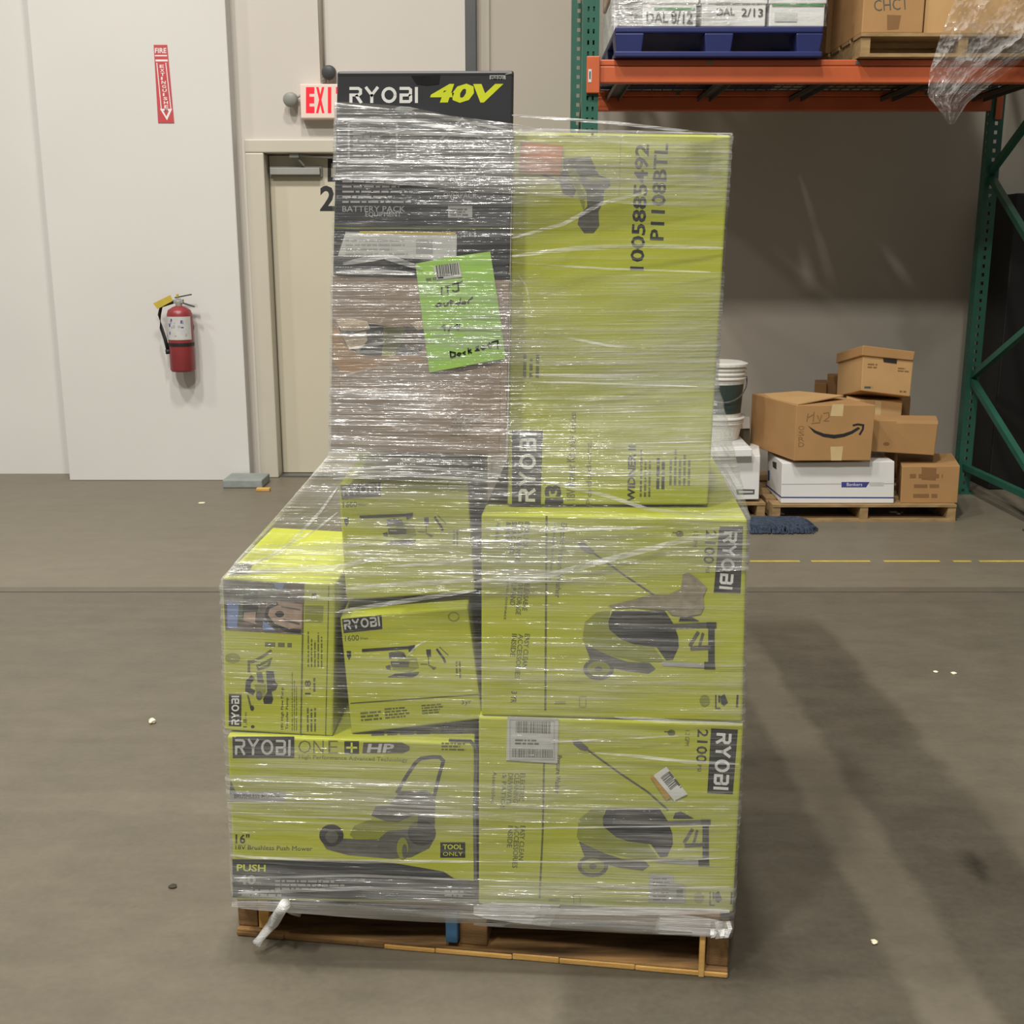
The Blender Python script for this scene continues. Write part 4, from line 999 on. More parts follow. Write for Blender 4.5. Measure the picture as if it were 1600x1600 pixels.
# second turns of film where the wrap overlaps itself: belts all the way round
G3 = np.array(FV).reshape(FNZ, FNP, 3)
for z0, z1, sl in ((1.56, 1.70, -.06), (1.20, 1.41, .03), (1.03, 1.20, -.03), (.83, .95, .09), (.345, .42, -.012), (.10, .215, -.02)):
    rows = 26; vs = []
    cx = G3[:, :, :2].mean(axis=(0, 1))
    for r_ in range(rows):
        for k in range(FNP):
            col = G3[:, k]; wob = .003 * math.sin(k * .03 + z0 * 20)
            z = z0 + (z1 - z0) * r_ / (rows - 1) + sl * col[FNZ // 2, 0] + (wob if r_ in (0, rows - 1) else wob * .8)
            z = min(max(z, col[0, 2]), col[-1, 2])
            x_ = np.interp(z, col[:, 2], col[:, 0]); y_ = np.interp(z, col[:, 2], col[:, 1])
            d_ = np.array([x_, y_]) - cx; d_ /= np.linalg.norm(d_)
            vs.append((x_ + d_[0] * .0016, y_ + d_[1] * .0016, z))
    b = MB(); b.add(vs, [(r_ * FNP + k, r_ * FNP + (k + 1) % FNP, (r_ + 1) * FNP + (k + 1) % FNP, (r_ + 1) * FNP + k) for r_ in range(rows - 1) for k in range(FNP)], FILM2); b.build('film_overlap', fw, smooth=True)
# bunched lower edge, ragged corner and twisted tail
b = MB(); film_stroke(b, [(362, 1413), (500, 1420), (640, 1430), (760, 1438)], 20, ROPE, .004); film_stroke(b, [(740, 1422), (860, 1430), (1000, 1440), (1138, 1450)], 38, ROPE, .005); film_stroke(b, [(740, 1444), (900, 1450), (1138, 1462)], 9, FOLD, .007); film_stroke(b, [(820, 1424), (960, 1424), (1140, 1424)], 12, FOLD, .007)
b.build('bunched_edge', fw)
b = MB(); T = [onfilm(u, v, .02) if v < 1440 else atY(u, v, 2.13) for u, v in ((446, 1412), (438, 1424), (428, 1440))] + [atY(418, 1452, 2.12), atY(407, 1466, 2.11), atY(400, 1475, 2.105)]
b.tube(T, [.012, .011, .013, .010, .008, .010], ROPE, 9); T2 = [atY(445, 1414, 2.12), atY(455, 1424, 2.14), atY(468, 1430, 2.16)]; b.tube(T2, .009, ROPE, 7, .004); b.build('twisted_tail', fw, smooth=True)
b = MB(); rnd = random.Random(9)
for k in range(9):
    u0 = 1110 + k * 3.5; pts = [(u0, 1440), (u0 + rnd.uniform(-3, 4), 1452), (u0 + rnd.uniform(-4, 6), 1462 + rnd.uniform(-2, 8))]
    vs = []
    for (u, v) in pts:
        p = atY(u, v, 2.02 - rnd.uniform(0, .02)); vs += [p, p + Vector((.008, 0, .001))]
    b.add(vs, [(0, 1, 3, 2), (2, 3, 5, 4)], ROPE)
b.build('ragged_corner', fw)

# ------------------------------------------------------------------ pallet rack on the right
YFp, YRp = 5.83, 6.90
beam_top, beam_bot = atY(1000, 93, YFp - .03).z, atY(1000, 130, YFp - .03).z
xl = atY(922, 100, YFp).x; xr = atY(1548, 250, YRp).x
RH = 4.4
rack = None
def upright(label, xc, first):
    r = empty('rack_frame', (xc, (YFp + YRp) / 2, 0), label, 'rack frame', 'green uprights of the pallet rack')
    for yc, sgn in ((YFp, 1), (YRp, -1)):
        b = MB(); w2 = .04
        # perforated face: strips and rungs leave open slots
        yf = yc - .035
        cols = (-w2, -.0175, -.0085, .0085, .0175, w2) if sgn == 1 else (-w2, -.009, .009, w2)
        for xs0, xs1 in zip(cols[::2], cols[1::2]): b.box((xc + xs0, yf, .01), (xc + xs1, yf + .003, RH), RACK_G)
        for xs0, xs1 in zip(cols[1:-1:2], cols[2:-1:2]):
            z = .03
            while z < RH - .05: b.box((xc + xs0, yf, z), (xc + xs1, yf + .003, z + .030), RACK_G); z += .0508
        if sgn == 1: b.box((xc - w2 + .003, yf + .066, .01), (xc + w2 - .003, yf + .07, RH), RACK_G)
        for xs in (-w2, w2 - .003):
            b.box((xc + xs, yf + .0031, .01), (xc + xs + .003, yf + .029, RH), RACK_G); b.box((xc + xs, yf + .039, .01), (xc + xs + .003, yf + .07, RH), RACK_G)
            z = .03
            while z < RH - .05: b.box((xc + xs, yf + .029, z), (xc + xs + .003, yf + .039, z + .034), RACK_G); z += .0508
        b.build('post', r)
        b = MB(); b.box((xc - .06, yc - .06, 0), (xc + .06, yc + .06, .01), RACK_G); b.build('foot_plate', r)
    pts = [(YRp, .16), (YFp, .16)]
    b = MB(); b.beam((xc, YRp, .17), (xc, YFp, .17), .035, .035, RACK_G); b.build('brace', r)
    zz = .70; side = 0
    seq = [(YFp, .22), (YRp, .72), (YFp, 1.24), (YRp, 1.92), (YFp, 2.5), (YRp, 3.1)]
    for (a, za), (c_, zc) in zip(seq[:-1], seq[1:]):
        b = MB(); b.beam((xc, a, za), (xc, c_, zc), .035, .035, RACK_G); b.build('brace', r)
    return r
upright('green perforated rack frame between the stack and the orange beams', xl, True)
upright('green braced rack frame at the right edge in front of the black panel', xr, False)
def rbeam(y, label, sgn):
    r = empty('rack_beam', ((xl + xr) / 2, y, beam_bot), label, 'rack beam')
    b = MB(); t = .012
    b.box((xl + .035, y - .025, beam_bot), (xr - .035, y + .025, beam_top - .03), RACK_O); b.box((xl + .035, y - .025, beam_top - .03), (xr - .035, y + .005, beam_top), RACK_O); b.build('beam', r, bevel=.006)
    for x in ((xl, xr) if y < 6.5 else (xr,)):
        s = 1 if x == xl else -1
        b = MB(); b.box((x - .02, y - .05, beam_bot - .05), (x + .045 if s == 1 else x + .02, y - .028 if y < 6.5 else y - .04, beam_top + .012), RACK_O); br = b.build('end_bracket', r, bevel=.005)
        if s == 1 and y < 6.5:
            b = MB(); f_ = y - .0515; b.box((x - .012, f_, beam_bot), (x + .004, f_ + .001, beam_bot + .06), GREYW); b.box((x - .007, f_ - .001, beam_bot + .015), (x - .001, f_, beam_bot + .05), INK); b.build('load_tag', br)
    for i in range(3):
        b = MB(); x = xl + .58 + i * .72; b.box((x - .012, y - .028, beam_top - .022), (x + .012, y - .024, beam_top - .008), STEEL); b.build('rivet', r)
    return r
rbeam(YFp - .01, 'bright orange front beam of the pallet rack', 1)
rbeam(YRp - .01, 'shaded orange rear beam of the pallet rack nearest the wall', -1)
x = xl + .2
k = 0
names = ['leftmost', 'second from left', 'third from left', 'fourth from left', 'rightmost']
while x < xr - .1 and k < 5:
    b = MB(); b.box((x - .035, YFp, beam_top - .035), (x + .035, YRp, beam_top - .03), DSTEEL)
    for s in (-.035, .031): b.box((x + s, YFp, beam_top - .06), (x + s + .004, YRp, beam_top - .03), DSTEEL)
    tag(b.build('deck_support'), 'dark steel deck support bar between the orange beams, ' + names[k], 'support bar', 'deck supports'); x += .53; k += 1
b = MB()
y = YFp
while y < YRp: b.box((xl + .06, y, beam_top - .006), (xr - .06, y + .005, beam_top), DSTEEL); y += .1
x = xl + .06
while x < xr - .06: b.box((x, YFp - .02, beam_top - .003), (x + .004, YRp, beam_top + .002), DSTEEL); x += .06
o = tag(b.build('wire_deck'), 'wire mesh deck lying across the orange rack beams', 'wire deck')

# ------------------------------------------------------------------ loads on the rack
ZD = beam_top + .003
YP = 5.74
def zat(v): return atY(1100, v, YP).z
px0, px1 = atY(961, 64, YP).x, atY(1286, 64, YP).x; pz0, pz1 = ZD, zat(41)
bp_ = empty('plastic_pallet', ((px0 + px1) / 2, YP + .55, pz0), 'blue plastic pallet on the orange rack', 'pallet')
b = MB(); b.box((px0, YP, pz1 - .03), (px1, YP + 1.1, pz1), BLUEPAL); b.build('deck', bp_, bevel=.008)
wleg = [(0, .14), (.43, .57), (.87, 1.0)]
for a, c_ in wleg:
    for j in range(3):
        b = MB(); x0, x1 = px0 + (px1 - px0) * a, px0 + (px1 - px0) * c_; y0 = YP + j * .47
        b.hexa([(x0, y0, pz1 - .03), (x1, y0, pz1 - .03), (x1 - .01, y0 + .01, pz0 + .02), (x0 + .01, y0 + .01, pz0 + .02), (x0, y0 + .16, pz1 - .03), (x1, y0 + .16, pz1 - .03), (x1 - .01, y0 + .15, pz0 + .02), (x0 + .01, y0 + .15, pz0 + .02)], BLUEPAL); b.build('leg_block', bp_, bevel=.006)
for j in range(3):
    b = MB(); y0 = YP + j * .47; b.box((px0, y0, pz0), (px1, y0 + .16, pz0 + .025), BLUEPAL); b.build('runner', bp_, bevel=.005)

def file_box(u0, u1, depth, y, z0, h, m, label, lidm=None, lid_v=None, txt=None, group=None, name='paper_box', greenlid=False):
    x0 = atY(u0, 30, y).x; x1 = atY(u1, 30, y).x
    r = empty(name, ((x0 + x1) / 2, y + depth / 2, z0), label, 'box', group)
    b = MB(); b.box((x0, y, z0), (x1, y + depth, z0 + h), m); b.build('body', r, bevel=.005)
    if lidm:
        zl = z0 + h * .42
        b = MB(); b.box((x0 - .006, y - .006, zl), (x1 + .006, y + depth + .006, z0 + h + .006), lidm); b.build('lid', r, bevel=.005)
    return r, Face((x0, y, 3), (x1, y, 3), (x0, y, 2)), Face((x0, y - .006, 3), (x1, y - .006, 3), (x0, y - .006, 2))
zP = pz1
YPB = YP + .01
G2 = 'white paper boxes on the blue pallet'
r, f0, fl_ = file_box(1004, 1088, .4, YPB, zP, .24, BOXWHITE, 'white paper box with a green edge and bold marker, left of three', BOXWHITE, group=G2)
pr = Print(f0); pr.text(INK, 'DAL', (1010, 36), (1, 0), 34, 17, 9, .02); pr.text(INK, '8/12', (1048, 37), (1, .02), 34, 20, 9, .02); pr.rect(GREENB, 1022, 12, 1086, 16, 9); pr.build('handwriting', r)
r, f0, fl_ = file_box(1096, 1196, .4, YPB, zP, .24, BOXWHITE, 'white paper box with marker writing, middle of three on the blue pallet', BOXWHITE, group=G2)
pr = Print(f0); pr.text(INK, 'DAL', (1120, 25), (1, -.03), 28, 12, 12, .01); pr.text(INK, '2/13', (1158, 26), (1, .02), 34, 13, 12, .01); pr.lines(INK_G, (1118, 0), (1, 0), 78, 7, 1, 12, 3); pr.build('handwriting', r)
r, f0, fl_ = file_box(1202, 1288, .4, YPB, zP, .24, BOXWHITE, 'white paper box with a green lid stripe, right of three', BOXWHITE, group=G2)
pr = Print(f0); pr.rect(GREENB, 1206, -4, 1287, 10, 12); pr.lines(WHITE, (1234, -2), (1, 0), 14, 9, 1, 13, 2); pr.rect(GREYW, 1210, 20, 1245, 34, 12); pr.build('lid_stripe', r)
for i in range(2):   # boxes further back on the same pallet, seen past the left corner
    x0 = px0 + .03; b = MB(); y0 = YPB + .42 + i * .36
    b.box((x0, y0, zP), (x0 + .33, y0 + .34, zP + .25), BOXWHITE); o = b.build('paper_box', bevel=.005)
    tag(o, ('white paper box behind the front row at the left of the blue pallet', 'white paper box at the back left of the blue pallet')[i], 'box', G2)
b = MB(); b.box((px0 + .02, YPB, zP + .262), (px1 - .02, YPB + 1.05, zP + 1.05), KRAFT); tag(b.build('shipping_carton', bevel=.006), 'unseen brown carton added above the white paper boxes to shade the wall', 'carton')  # unseen load, added to keep light off the wall behind the rack
b = MB(); b.box((px0 + .38, YPB + .42, zP), (px1 - .02, YPB + 1.05, zP + .25), BOXWHITE); tag(b.build('paper_box', bevel=.006), 'hidden white box added at the back of the blue pallet to block light', 'box', G2)  # hidden filler, added so no light passes behind the front row
# film over that load
b = MB(); nx = 14
pts = [(px0 - .01, YPB + 1.05, zP + .02), (px0 - .012, YPB + .02, zP + .02), (atY(1003, 30, YPB).x, YPB - .012, zP + .01), (px1 + .012, YPB - .012, zP + .01), (px1 + .03, YPB + 1.05, zP + .02)]
rows = 10; vs = []; rnd = random.Random(2); cols = []
for (a, c_) in zip(pts[:-1], pts[1:]):
    for k in range(12): cols.append(Vector(a).lerp(Vector(c_), k / 12))
cols.append(Vector(pts[-1]))
for j in range(rows):
    for p in cols: vs.append(p + Vector((rnd.uniform(-.006, .006), rnd.uniform(-.008, 0), j * .04 - .01)))
n = len(cols); b.add(vs, [(j * n + k, j * n + k + 1, (j + 1) * n + k + 1, (j + 1) * n + k) for j in range(rows - 1) for k in range(n - 1)], LOOSE)
tag(b.build('film_wrap', smooth=True), 'loose clear wrap around the white boxes on the blue pallet', 'plastic wrap')

# wooden pallet with brown carton at the right of the rack; cartons run tall out of view to shade the wall
wx0 = atY(1346, 70, YP).x; wx1 = wx0 + 1.0; wz1 = atY(1400, 51, YP).z
wp = empty('wooden_pallet', ((wx0 + wx1) / 2, YP + .5, ZD), 'pale wooden pallet on the orange rack under a brown carton', 'pallet')
for a in (0, .47, .94):
    b = MB(); b.box((wx0 + a, YP + .01, ZD + .016), (wx0 + a + .045, YP + 1.1, wz1 - .016), WOOD_P); b.build('stringer', wp)
for i in range(6): b = MB(); b.box((wx0 - .005, YP + i * .19, wz1 - .016), (wx1, YP + i * .19 + .13, wz1), WOOD_P); b.build('deck_board', wp)
for i in range(3): b = MB(); b.box((wx0 - .005, YP + i * .48, ZD), (wx1, YP + i * .48 + .13, ZD + .016), WOOD_P); b.build('bottom_board', wp)
xc0 = atY(1349, 20, YP).x; xc1 = atY(1445, 20, YP).x
r = empty('shipping_carton', ((xc0 + xc1) / 2, YP + .3, wz1), 'tan carton marked CHCT standing on the rack\'s wooden pallet', 'carton')
b = MB(); b.box((xc0, YP + .01, wz1), (xc1, YP + .55, wz1 + .9), KRAFT); b.build('body', r, bevel=.005)
pr = Print(Face((0, YP + .01, 3), (1, YP + .01, 3), (0, YP + .01, 2))); pr.text(INK_G, 'CHCT', (1366, 18), (1, -.06), 54, 18, 1); pr.poly(KRAFT_D, [(1386, 23), (1408, 24), (1404, 46), (1386, 47)], 1); pr.build('handwriting', r)
b = MB(); b.box((xc1 + .012, YP + .03, wz1), (xc1 + .5, YP + .55, wz1 + .9), KRAFT_L); o = b.build('shipping_carton', bevel=.005); tag(o, 'lighter brown carton half hidden behind the hanging plastic on the rack', 'carton')
b = MB(); b.box((xc0 - .02, YP + .57, wz1), (xc1 + .3, YP + 1.05, wz1 + 1.0), KRAFT_D); o = b.build('shipping_carton', bevel=.005); tag(o, 'darker brown carton at the back of the rack\'s wooden pallet', 'carton')
# hanging crumpled plastic over the beam
b = MB(); nu, nv = 46, 40; rnd = random.Random(21); vs = []
edge_l = [(0, 1492), (60, 1468), (110, 1453), (150, 1449), (175, 1470), (195, 1482)]
edge_r = [(0, 1660), (60, 1640), (100, 1590), (130, 1550), (160, 1512), (195, 1490)]
for j in range(nv + 1):
    v = -40 + 234 * j / nv
    ul = np.interp(v, [e[0] for e in edge_l], [e[1] for e in edge_l]); ur = np.interp(v, [e[0] for e in edge_r], [e[1] for e in edge_r])
    for i in range(nu + 1):
        s = i / nu; u = ul + (ur - ul) * s
        Y = YP - .05 - .05 * math.sin(s * 9 + v * .02) * (1 - s * .3) - .035 * math.sin(s * 23 + v * .06) - rnd.uniform(0, .045)
        vs.append(atY(u, v, Y))
n = nu + 1; b.add(vs, [(j * n + i, j * n + i + 1, (j + 1) * n + i + 1, (j + 1) * n + i) for j in range(nv) for i in range(nu)], LOOSE)
tag(b.build('hanging_plastic'), 'crumpled clear plastic sheet hanging over the orange front beam', 'plastic sheet')

# ------------------------------------------------------------------ pallets and boxes on the floor under the rack
C9 = crop(1100, 520, 3.81)
def q9(pts, Y): return [(*p, Y) for p in C9(pts)]
def floor_pallet(x0, x1, y0, y1, label):
    r = empty('wooden_pallet', ((x0 + x1) / 2, (y0 + y1) / 2, 0), label, 'pallet'); H_ = .097
    for a in (0, .5, 1):
        xx = x0 + (x1 - x0 - .045) * a; b = MB(); b.box((xx, y0 + .005, .014), (xx + .045, y1, H_ - .014), WOOD_P); b.build('stringer', r)
    m_ = 6
    for i in range(m_): yy = y0 + (y1 - y0 - .12) * i / (m_ - 1); b = MB(); b.box((x0, yy, H_ - .014), (x1, yy + .12, H_), WOOD_P); b.build('deck_board', r)
    for i in range(3): yy = y0 + (y1 - y0 - .12) * i / 2; b = MB(); b.box((x0, yy, 0), (x1, yy + .12, .014), WOOD_P); b.build('bottom_board', r)
    return r
Y0 = 6.10
floor_pallet(atZ(1206, 815).x, atZ(1494, 816).x, Y0, Y0 + 1.0, 'wooden floor pallet under the smile-printed carton')
floor_pallet(atZ(1206, 815).x - .97, atZ(1206, 815).x - .03, Y0 + .05, Y0 + 1.0, 'wooden floor pallet under the white buckets, mostly hidden by the stack')
class HexBox:
    def __init__(self, name, quad, back, m, label, cat='carton', group=None, bev=.004, zbot=None, tip=False):
        self.q = quad3(quad)
        if zbot is not None: self.q[2] = Vector((self.q[1].x, self.q[1].y, zbot)); self.q[3] = Vector((self.q[0].x, self.q[0].y, zbot))
        tl, tr, br, bl = self.q
        e = atY(*back) - tl
        e.z = max(-.08, min(.02, e.z)) if tip else 0.0
        self.c = [*self.q, *[p + e for p in self.q]]; self.face = Face(tl, tr, bl); self.side = Face(self.c[4], tl, bl)
        self.o = empty(name, Vector(((bl.x + br.x) / 2, bl.y, min(bl.z, br.z))), label, cat, group)
        b = MB(); b.hexa(self.c, m); b.build('body', self.o, bevel=bev)
ZP9 = .105
# white bankers box
wb = HexBox('file_box', q9([(465, 775), (1135, 765), (1130, 1015), (458, 1015)], 6.13), (*C9([(378, 735)])[0], 6.55), BOXWHITE, 'long white file box with blue stripes under the smile-printed carton', 'box')
pr = Print(wb.face); pr.stroke(BLUEP, C9([(458, 980), (1130, 982)]), 2.2); pr.stroke(LGREY, C9([(462, 902), (1132, 898)]), 1.2)
pr.poly(BLUEP, C9([(818, 888), (985, 888), (965, 920), (818, 920)]), 2); pr.text(WHITE, 'Bankers', C9([(850, 912)])[0], (1, 0), 24, 5, 3)
pr.rect(GREYW, *C9([(985, 890)])[0], *C9([(1070, 912)])[0], 2); pr.build('printed_stripes', wb.o)
pr = Print(wb.side); pr.stroke(BLUEP, C9([(368, 905), (458, 978)]), 2.2); pr.poly(INK, C9([(408, 765), (432, 772), (432, 815), (410, 800)]), 1); pr.stroke(BLUEP, C9([(385, 820), (385, 880)]), 3); pr.build('side_print', wb.o)
# brown right box
rb = HexBox('shipping_carton', q9([(1178, 795), (1525, 792), (1508, 1015), (1168, 1015)], 6.14), (*C9([(1150, 735)])[0], 6.55), KRAFT, 'small brown carton with faint writing at the right end of the floor pallet')
pr = Print(rb.face); pr.poly(KRAFT_D, C9([(1295, 800), (1385, 805), (1380, 880), (1295, 875)]), 1)
pr.lines(KRAFT_D, C9([(1225, 820)])[0], (1, 0), 56, 12, 1, 2, 4); pr.lines(KRAFT_D, C9([(1250, 885)])[0], (1, 0), 50, 10, 1, 2, 5); pr.lines(KRAFT_D, C9([(1245, 940)])[0], (1, 0), 52, 11, 1, 2, 6); pr.build('handwriting', rb.o)
# smile carton
sc_ = HexBox('shipping_carton', q9([(552, 432), (1022, 430), (992, 760), (535, 762)], 6.08), (*C9([(285, 372)])[0], 6.62), KRAFT, 'large brown carton with a black curved-arrow smile', bev=.003)
pr = Print(sc_.face)
ar = [(620, 555), (660, 585), (710, 608), (770, 618), (830, 612), (880, 594), (925, 565)]
pr.poly(INK, C9([(618, 553), (665, 582), (715, 600), (775, 607), (830, 600), (875, 585), (918, 560), (930, 570), (885, 600), (835, 620), (775, 630), (710, 620), (655, 595)]), 2)
pr.stroke(INK, C9([(885, 552), (915, 545), (948, 550), (945, 575), (925, 608)]), 3.2, 2)
for s in ([(620, 480), (612, 530)], [(620, 505), (655, 485)], [(655, 470), (650, 530)], [(675, 490), (690, 530), (700, 490)], [(710, 480), (740, 475), (745, 500), (715, 525), (745, 525)], [(640, 540), (690, 535)]): pr.stroke(KRAFT_D, C9(s), 1.5, 2)
for k in range(4): pr.text(KRAFT_D, 'OSRD'[k], C9([(562, 580 + k * 33)])[0], (1, 0), 9, 7, 2)
pr.build('smile_print', sc_.o)
for tp in ([(765, 425), (832, 425), (826, 497), (752, 495)], [(752, 678), (828, 676), (818, 760), (756, 760)]):
    pr = Print(sc_.face); pr.poly(TAPE, C9(tp), 2); pr.build('tape', sc_.o)
# half-raised top flap
b = MB(); q = [atY(*p, Y) for p, Y in zip(C9([(290, 372), (560, 432), (830, 378), (560, 352)]), (6.62, 6.08, 6.3, 6.62))]
b.add(q + [p + Vector((0, 0, .006)) for p in q], [(0, 1, 2, 3), (7, 6, 5, 4), (0, 4, 5, 1), (1, 5, 6, 2), (2, 6, 7, 3), (3, 7, 4, 0)], KRAFT_L); b.build('top_flap', sc_.o)
# carton behind to the right
m1 = HexBox('shipping_carton', q9([(985, 520), (1396, 526), (1370, 730), (975, 705)], 6.20), (*C9([(985, 512)])[0], 6.42), KRAFT, 'brown carton resting on the file box to the right of the smile carton')
pr = Print(m1.face); pr.poly(KRAFT_L, C9([(1145, 525), (1394, 528), (1393, 545), (1145, 540)]), 1); pr.ell(KRAFT_D, C9([(1085, 662)])[0], 5, 3); pr.build('edge_print', m1.o)
m2 = HexBox('shipping_carton', q9([(845, 398), (1182, 402), (1172, 522), (845, 522)], 6.46), (*C9([(850, 390)])[0], 6.84), KRAFT_L, 'pale brown taped carton under the lidded archive box')
pr = Print(m2.face); pr.poly(TAPE, C9([(1020, 405), (1055, 410), (1050, 515), (1018, 510)]), 1); pr.build('tape', m2.o)
m3 = HexBox('shipping_carton', q9([(1100, 395), (1230, 392), (1226, 524), (1100, 524)], 6.88), (*C9([(1100, 380)])[0], 7.05), KRAFT_D, 'dark brown carton at the back, right of the pale taped carton', zbot=.098)
# lidded archive box, slightly tipped
ab = HexBox('archive_box', q9([(948, 118), (1250, 145), (1226, 380), (935, 345)], 6.40), (*C9([(800, 165)])[0], 6.78), KRAFT_L, 'tan lidded archive box tipped on top of the floor stack', 'box', tip=True)
b = MB(); lq = quad3(q9([(946, 74), (1258, 112), (1246, 165), (940, 135)], 6.39)); e = atY(*C9([(788, 150)])[0], 6.79) - lq[0]; e2 = Vector((e.x, e.y, max(-.08, e.z))); b.hexa([*lq, *[p + e2 for p in lq]], KRAFT); b.build('lid', ab.o, bevel=.004)
pr = Print(Face(*[p + Vector((0, -.0, 0)) for p in (ab.q[0], ab.q[1], ab.q[3])])); pr.poly(INK, C9([(1065, 152), (1148, 158), (1145, 182), (1068, 172)]), 12); pr.lines(KRAFT_D, C9([(975, 175)])[0], (1, .05), 16, 9, 2, 2, 1); pr.lines(KRAFT_D, C9([(1155, 200)])[0], (1, .08), 18, 8, 2, 2, 2); pr.lines(INK_G, C9([(955, 308)])[0], (1, .03), 14, 6, 1, 2, 3); pr.lines(KRAFT_D, C9([(1165, 335)])[0], (1, .06), 11, 5, 1, 2, 4); pr.build('printed_marks', ab.o)
# two small boxes behind
HexBox('small_carton', q9([(660, 300), (732, 300), (732, 358), (660, 358)], 6.9), (*C9([(660, 292)])[0], 7.1), KRAFT_D, 'low dark brown box behind the smile carton, left of the pair', zbot=.098)
HexBox('small_carton', q9([(735, 257), (800, 257), (800, 358), (735, 358)], 6.95), (*C9([(735, 250)])[0], 7.1), KRAFT_D, 'taller dark brown box behind the smile carton, against the archive box', zbot=.098)
for o in [q for q in COL.objects if q.name.startswith('small_carton')]: pass
# white box with slot, papers and buckets at the left pallet
wb2 = HexBox('file_box', q9([(40, 738), (335, 732), (326, 992), (40, 996)], 6.17), (*C9([(48, 700)])[0], 6.6), BOXWHITE, 'white box with a dark hand slot under the white buckets', 'box')
pr = Print(wb2.face); pr.poly(INK_G, C9([(190, 930), (302, 932), (300, 962), (195, 965)]), 1); pr.poly(GREYW, C9([(205, 940), (292, 942), (292, 952), (208, 954)]), 2); pr.build('hand_slot', wb2.o)
b = MB(); q = quad3(q9([(20, 700), (288, 692), (286, 737), (20, 742)], 6.12)); b.hexa([*q, *[p + Vector((.02, .42, .0)) for p in q]], BOXWHITE); tag(b.build('box_lid', bevel=.004), 'loose white box lid lying above the slotted white box', 'lid')
b = MB(); q = quad3(q9([(20, 655), (250, 655), (262, 680), (20, 680)], 6.22)); b.hexa([*q, *[p + Vector((.02, .35, .0)) for p in q]], GREYW); tag(b.build('paper_stack', bevel=.004), 'thin stack of white paper between the lid and lower bucket', 'papers')
def bucket(uc, ytop, ybot, Y, label, lab=True):
    cx = atY(uc, (ytop + ybot) / 2, Y).x; z1 = atY(uc, ytop, Y - .15).z; z0 = atY(uc, ybot, Y - .15).z; R_ = .15
    r = empty('bucket', (cx, Y, z0), label, 'bucket', 'white plastic buckets under the rack'); h = z1 - z0
    prof = [(R_ * .88, 0), (R_ * .97, h * .66)]
    for k in range(3): zz = h * (.68 + k * .08); prof += [(R_ * .97, zz), (R_ * 1.04, zz + .006), (R_ * 1.04, zz + .012), (R_ * .97, zz + .018)]
    prof += [(R_ * .97, h * .93)]
    b = MB(); b.lathe((cx, Y, z0), prof, PVC, 32); b.build('tub', r, smooth=False)
    b = MB(); b.lathe((cx, Y, z0), [(R_ * 1.08, h * .93), (R_ * 1.08, h * .97), (R_ * .9, h)], PVC, 32); b.build('lid', r)
    if lab:
        a = [math.radians(t) for t in np.linspace(-150, -28, 14)]
        b = MB(); b.add([(cx + (R_ * (.885 + .085 * f_) + .002) * math.cos(t), Y + (R_ * (.885 + .085 * f_) + .002) * math.sin(t), z0 + h * (f_ * .66)) for f_ in (.12, .92) for t in a], [(i, i + 1, 15 + i, 14 + i) for i in range(13)], GREENL); lo_ = b.build('label_sheet', r)
        b = MB(); b.tube([(cx + R_ * 1.06 * math.cos(t), Y + R_ * 1.06 * math.sin(t), z0 + h * (.72 - .42 * math.sin((t + math.pi) / math.pi * math.pi))) for t in np.linspace(-math.pi, 0, 15)], .004, STEEL, 6); b.build('bail_handle', r)
        pr = Print(Face((0, Y - R_ - .004, 2), (1, Y - R_ - .004, 2), (0, Y - R_ - .004, 0))); pr.lines(GREYW, (1106, 624), (1, 0), 22, 10, 1, 1, 2); pr.lines(GREYW, (1104, 638), (1, 0), 18, 8, 2, 1, 3); pr.build('label_print', r)
    return r
bucket(1118, 655, 690, 6.4, 'lower white ribbed bucket nested under the labelled bucket', False)
bucket(1122, 568, 655, 6.4, 'upper white bucket with a dark green label and wire handle')
b = MB(); p = atY(1163, 668, 6.5); b.lathe((p.x, 6.5, p.z - .03), [(.03, 0), (.035, .05), (.02, .1)], PVC, 16); b.build('jug', None) if False else None
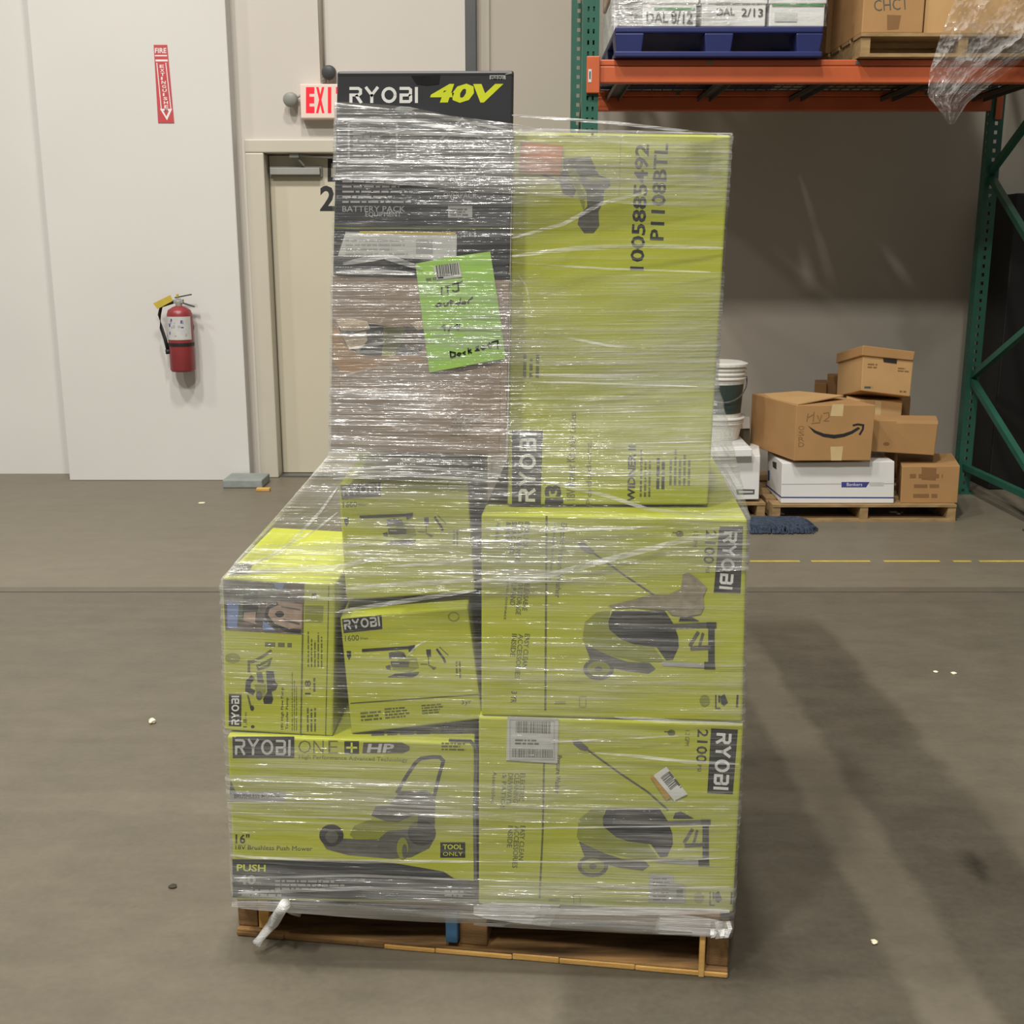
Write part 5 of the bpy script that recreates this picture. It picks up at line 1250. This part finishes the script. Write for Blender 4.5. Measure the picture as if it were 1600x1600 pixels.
b = MB(); q = quad3(q9([(215, 505), (272, 500), (272, 570), (215, 572)], 6.5)); b.hexa([*q, *[p + Vector((0, .15, 0)) for p in q]], PVC); tag(b.build('small_white_box', bevel=.004), 'small white box squeezed between the buckets and the smile carton', 'box')
b = MB(); q = quad3(q9([(212, 572), (275, 572), (275, 700), (212, 700)], 6.52)); b.hexa([*q, *[p + Vector((0, .2, 0)) for p in q]], mat('olive_grey_carton', (92, 88, 70), .8, .06, 8)); tag(b.build('small_carton', bevel=.004), 'olive grey carton below the small white box', 'carton')  # even olive grey body colour

# mop head on the floor
mp = empty('dust_mop', atZ(1220, 828), 'flat blue dust-mop head lying in front of the floor pallets', 'mop')
a0 = atZ(1150, 834); a1 = atZ(1282, 834); yb = atZ(1200, 816).y
b = MB(); b.box((a0.x, a0.y + .03, .01), (a1.x - .05, yb - .03, .045), MOPB); b.build('pad', mp, bevel=.012)
b = MB(); rnd = random.Random(8)
for k in range(220):
    s = rnd.random(); side = rnd.choice((0, 0, 0, 1, 2)); 
    if side == 2: p = Vector((a1.x - .06, a0.y + .02 + (yb - a0.y - .04) * s, .035)); d = Vector((rnd.uniform(.03, .07), rnd.uniform(-.02, .02), -.03))
    else: p = Vector((a0.x + (a1.x - a0.x - .06) * s, (a0.y + .03) if side == 0 else yb - .03, .035)); d = Vector((rnd.uniform(-.02, .02), (-1 if side == 0 else 1) * rnd.uniform(.02, .05), -.03))
    b.tube([p, p + d * .6 + Vector((0, 0, .008)), p + d], .004, MOPB, 5)
o = b.build('yarn_fringe', mp); o['kind'] = 'stuff'

# black panel behind the right frame
xk = atY(1560, 400, 7.2).x
bk_ = empty('black_cabinet', (xk + .5, 7.1, 0), 'tall black cabinet behind the right rack frame', 'cabinet')
zt_ = atY(1580, 302, 7.0).z
b = MB(); b.box((xk - .02, 6.98, .0), (xk + 1.1, 7.38, zt_), DARKPANEL); b.build('body', bk_, bevel=.01)
b = MB(); b.box((xk + .30, 6.965, .12), (xk + 1.05, 6.98, zt_ - .04), BLACKP); b.build('door', bk_, bevel=.004)
b = MB(); b.box((xk + .33, 6.94, .9), (xk + .35, 6.966, 1.1), STEEL); b.build('handle', bk_)

bpy.context.view_layer.update()
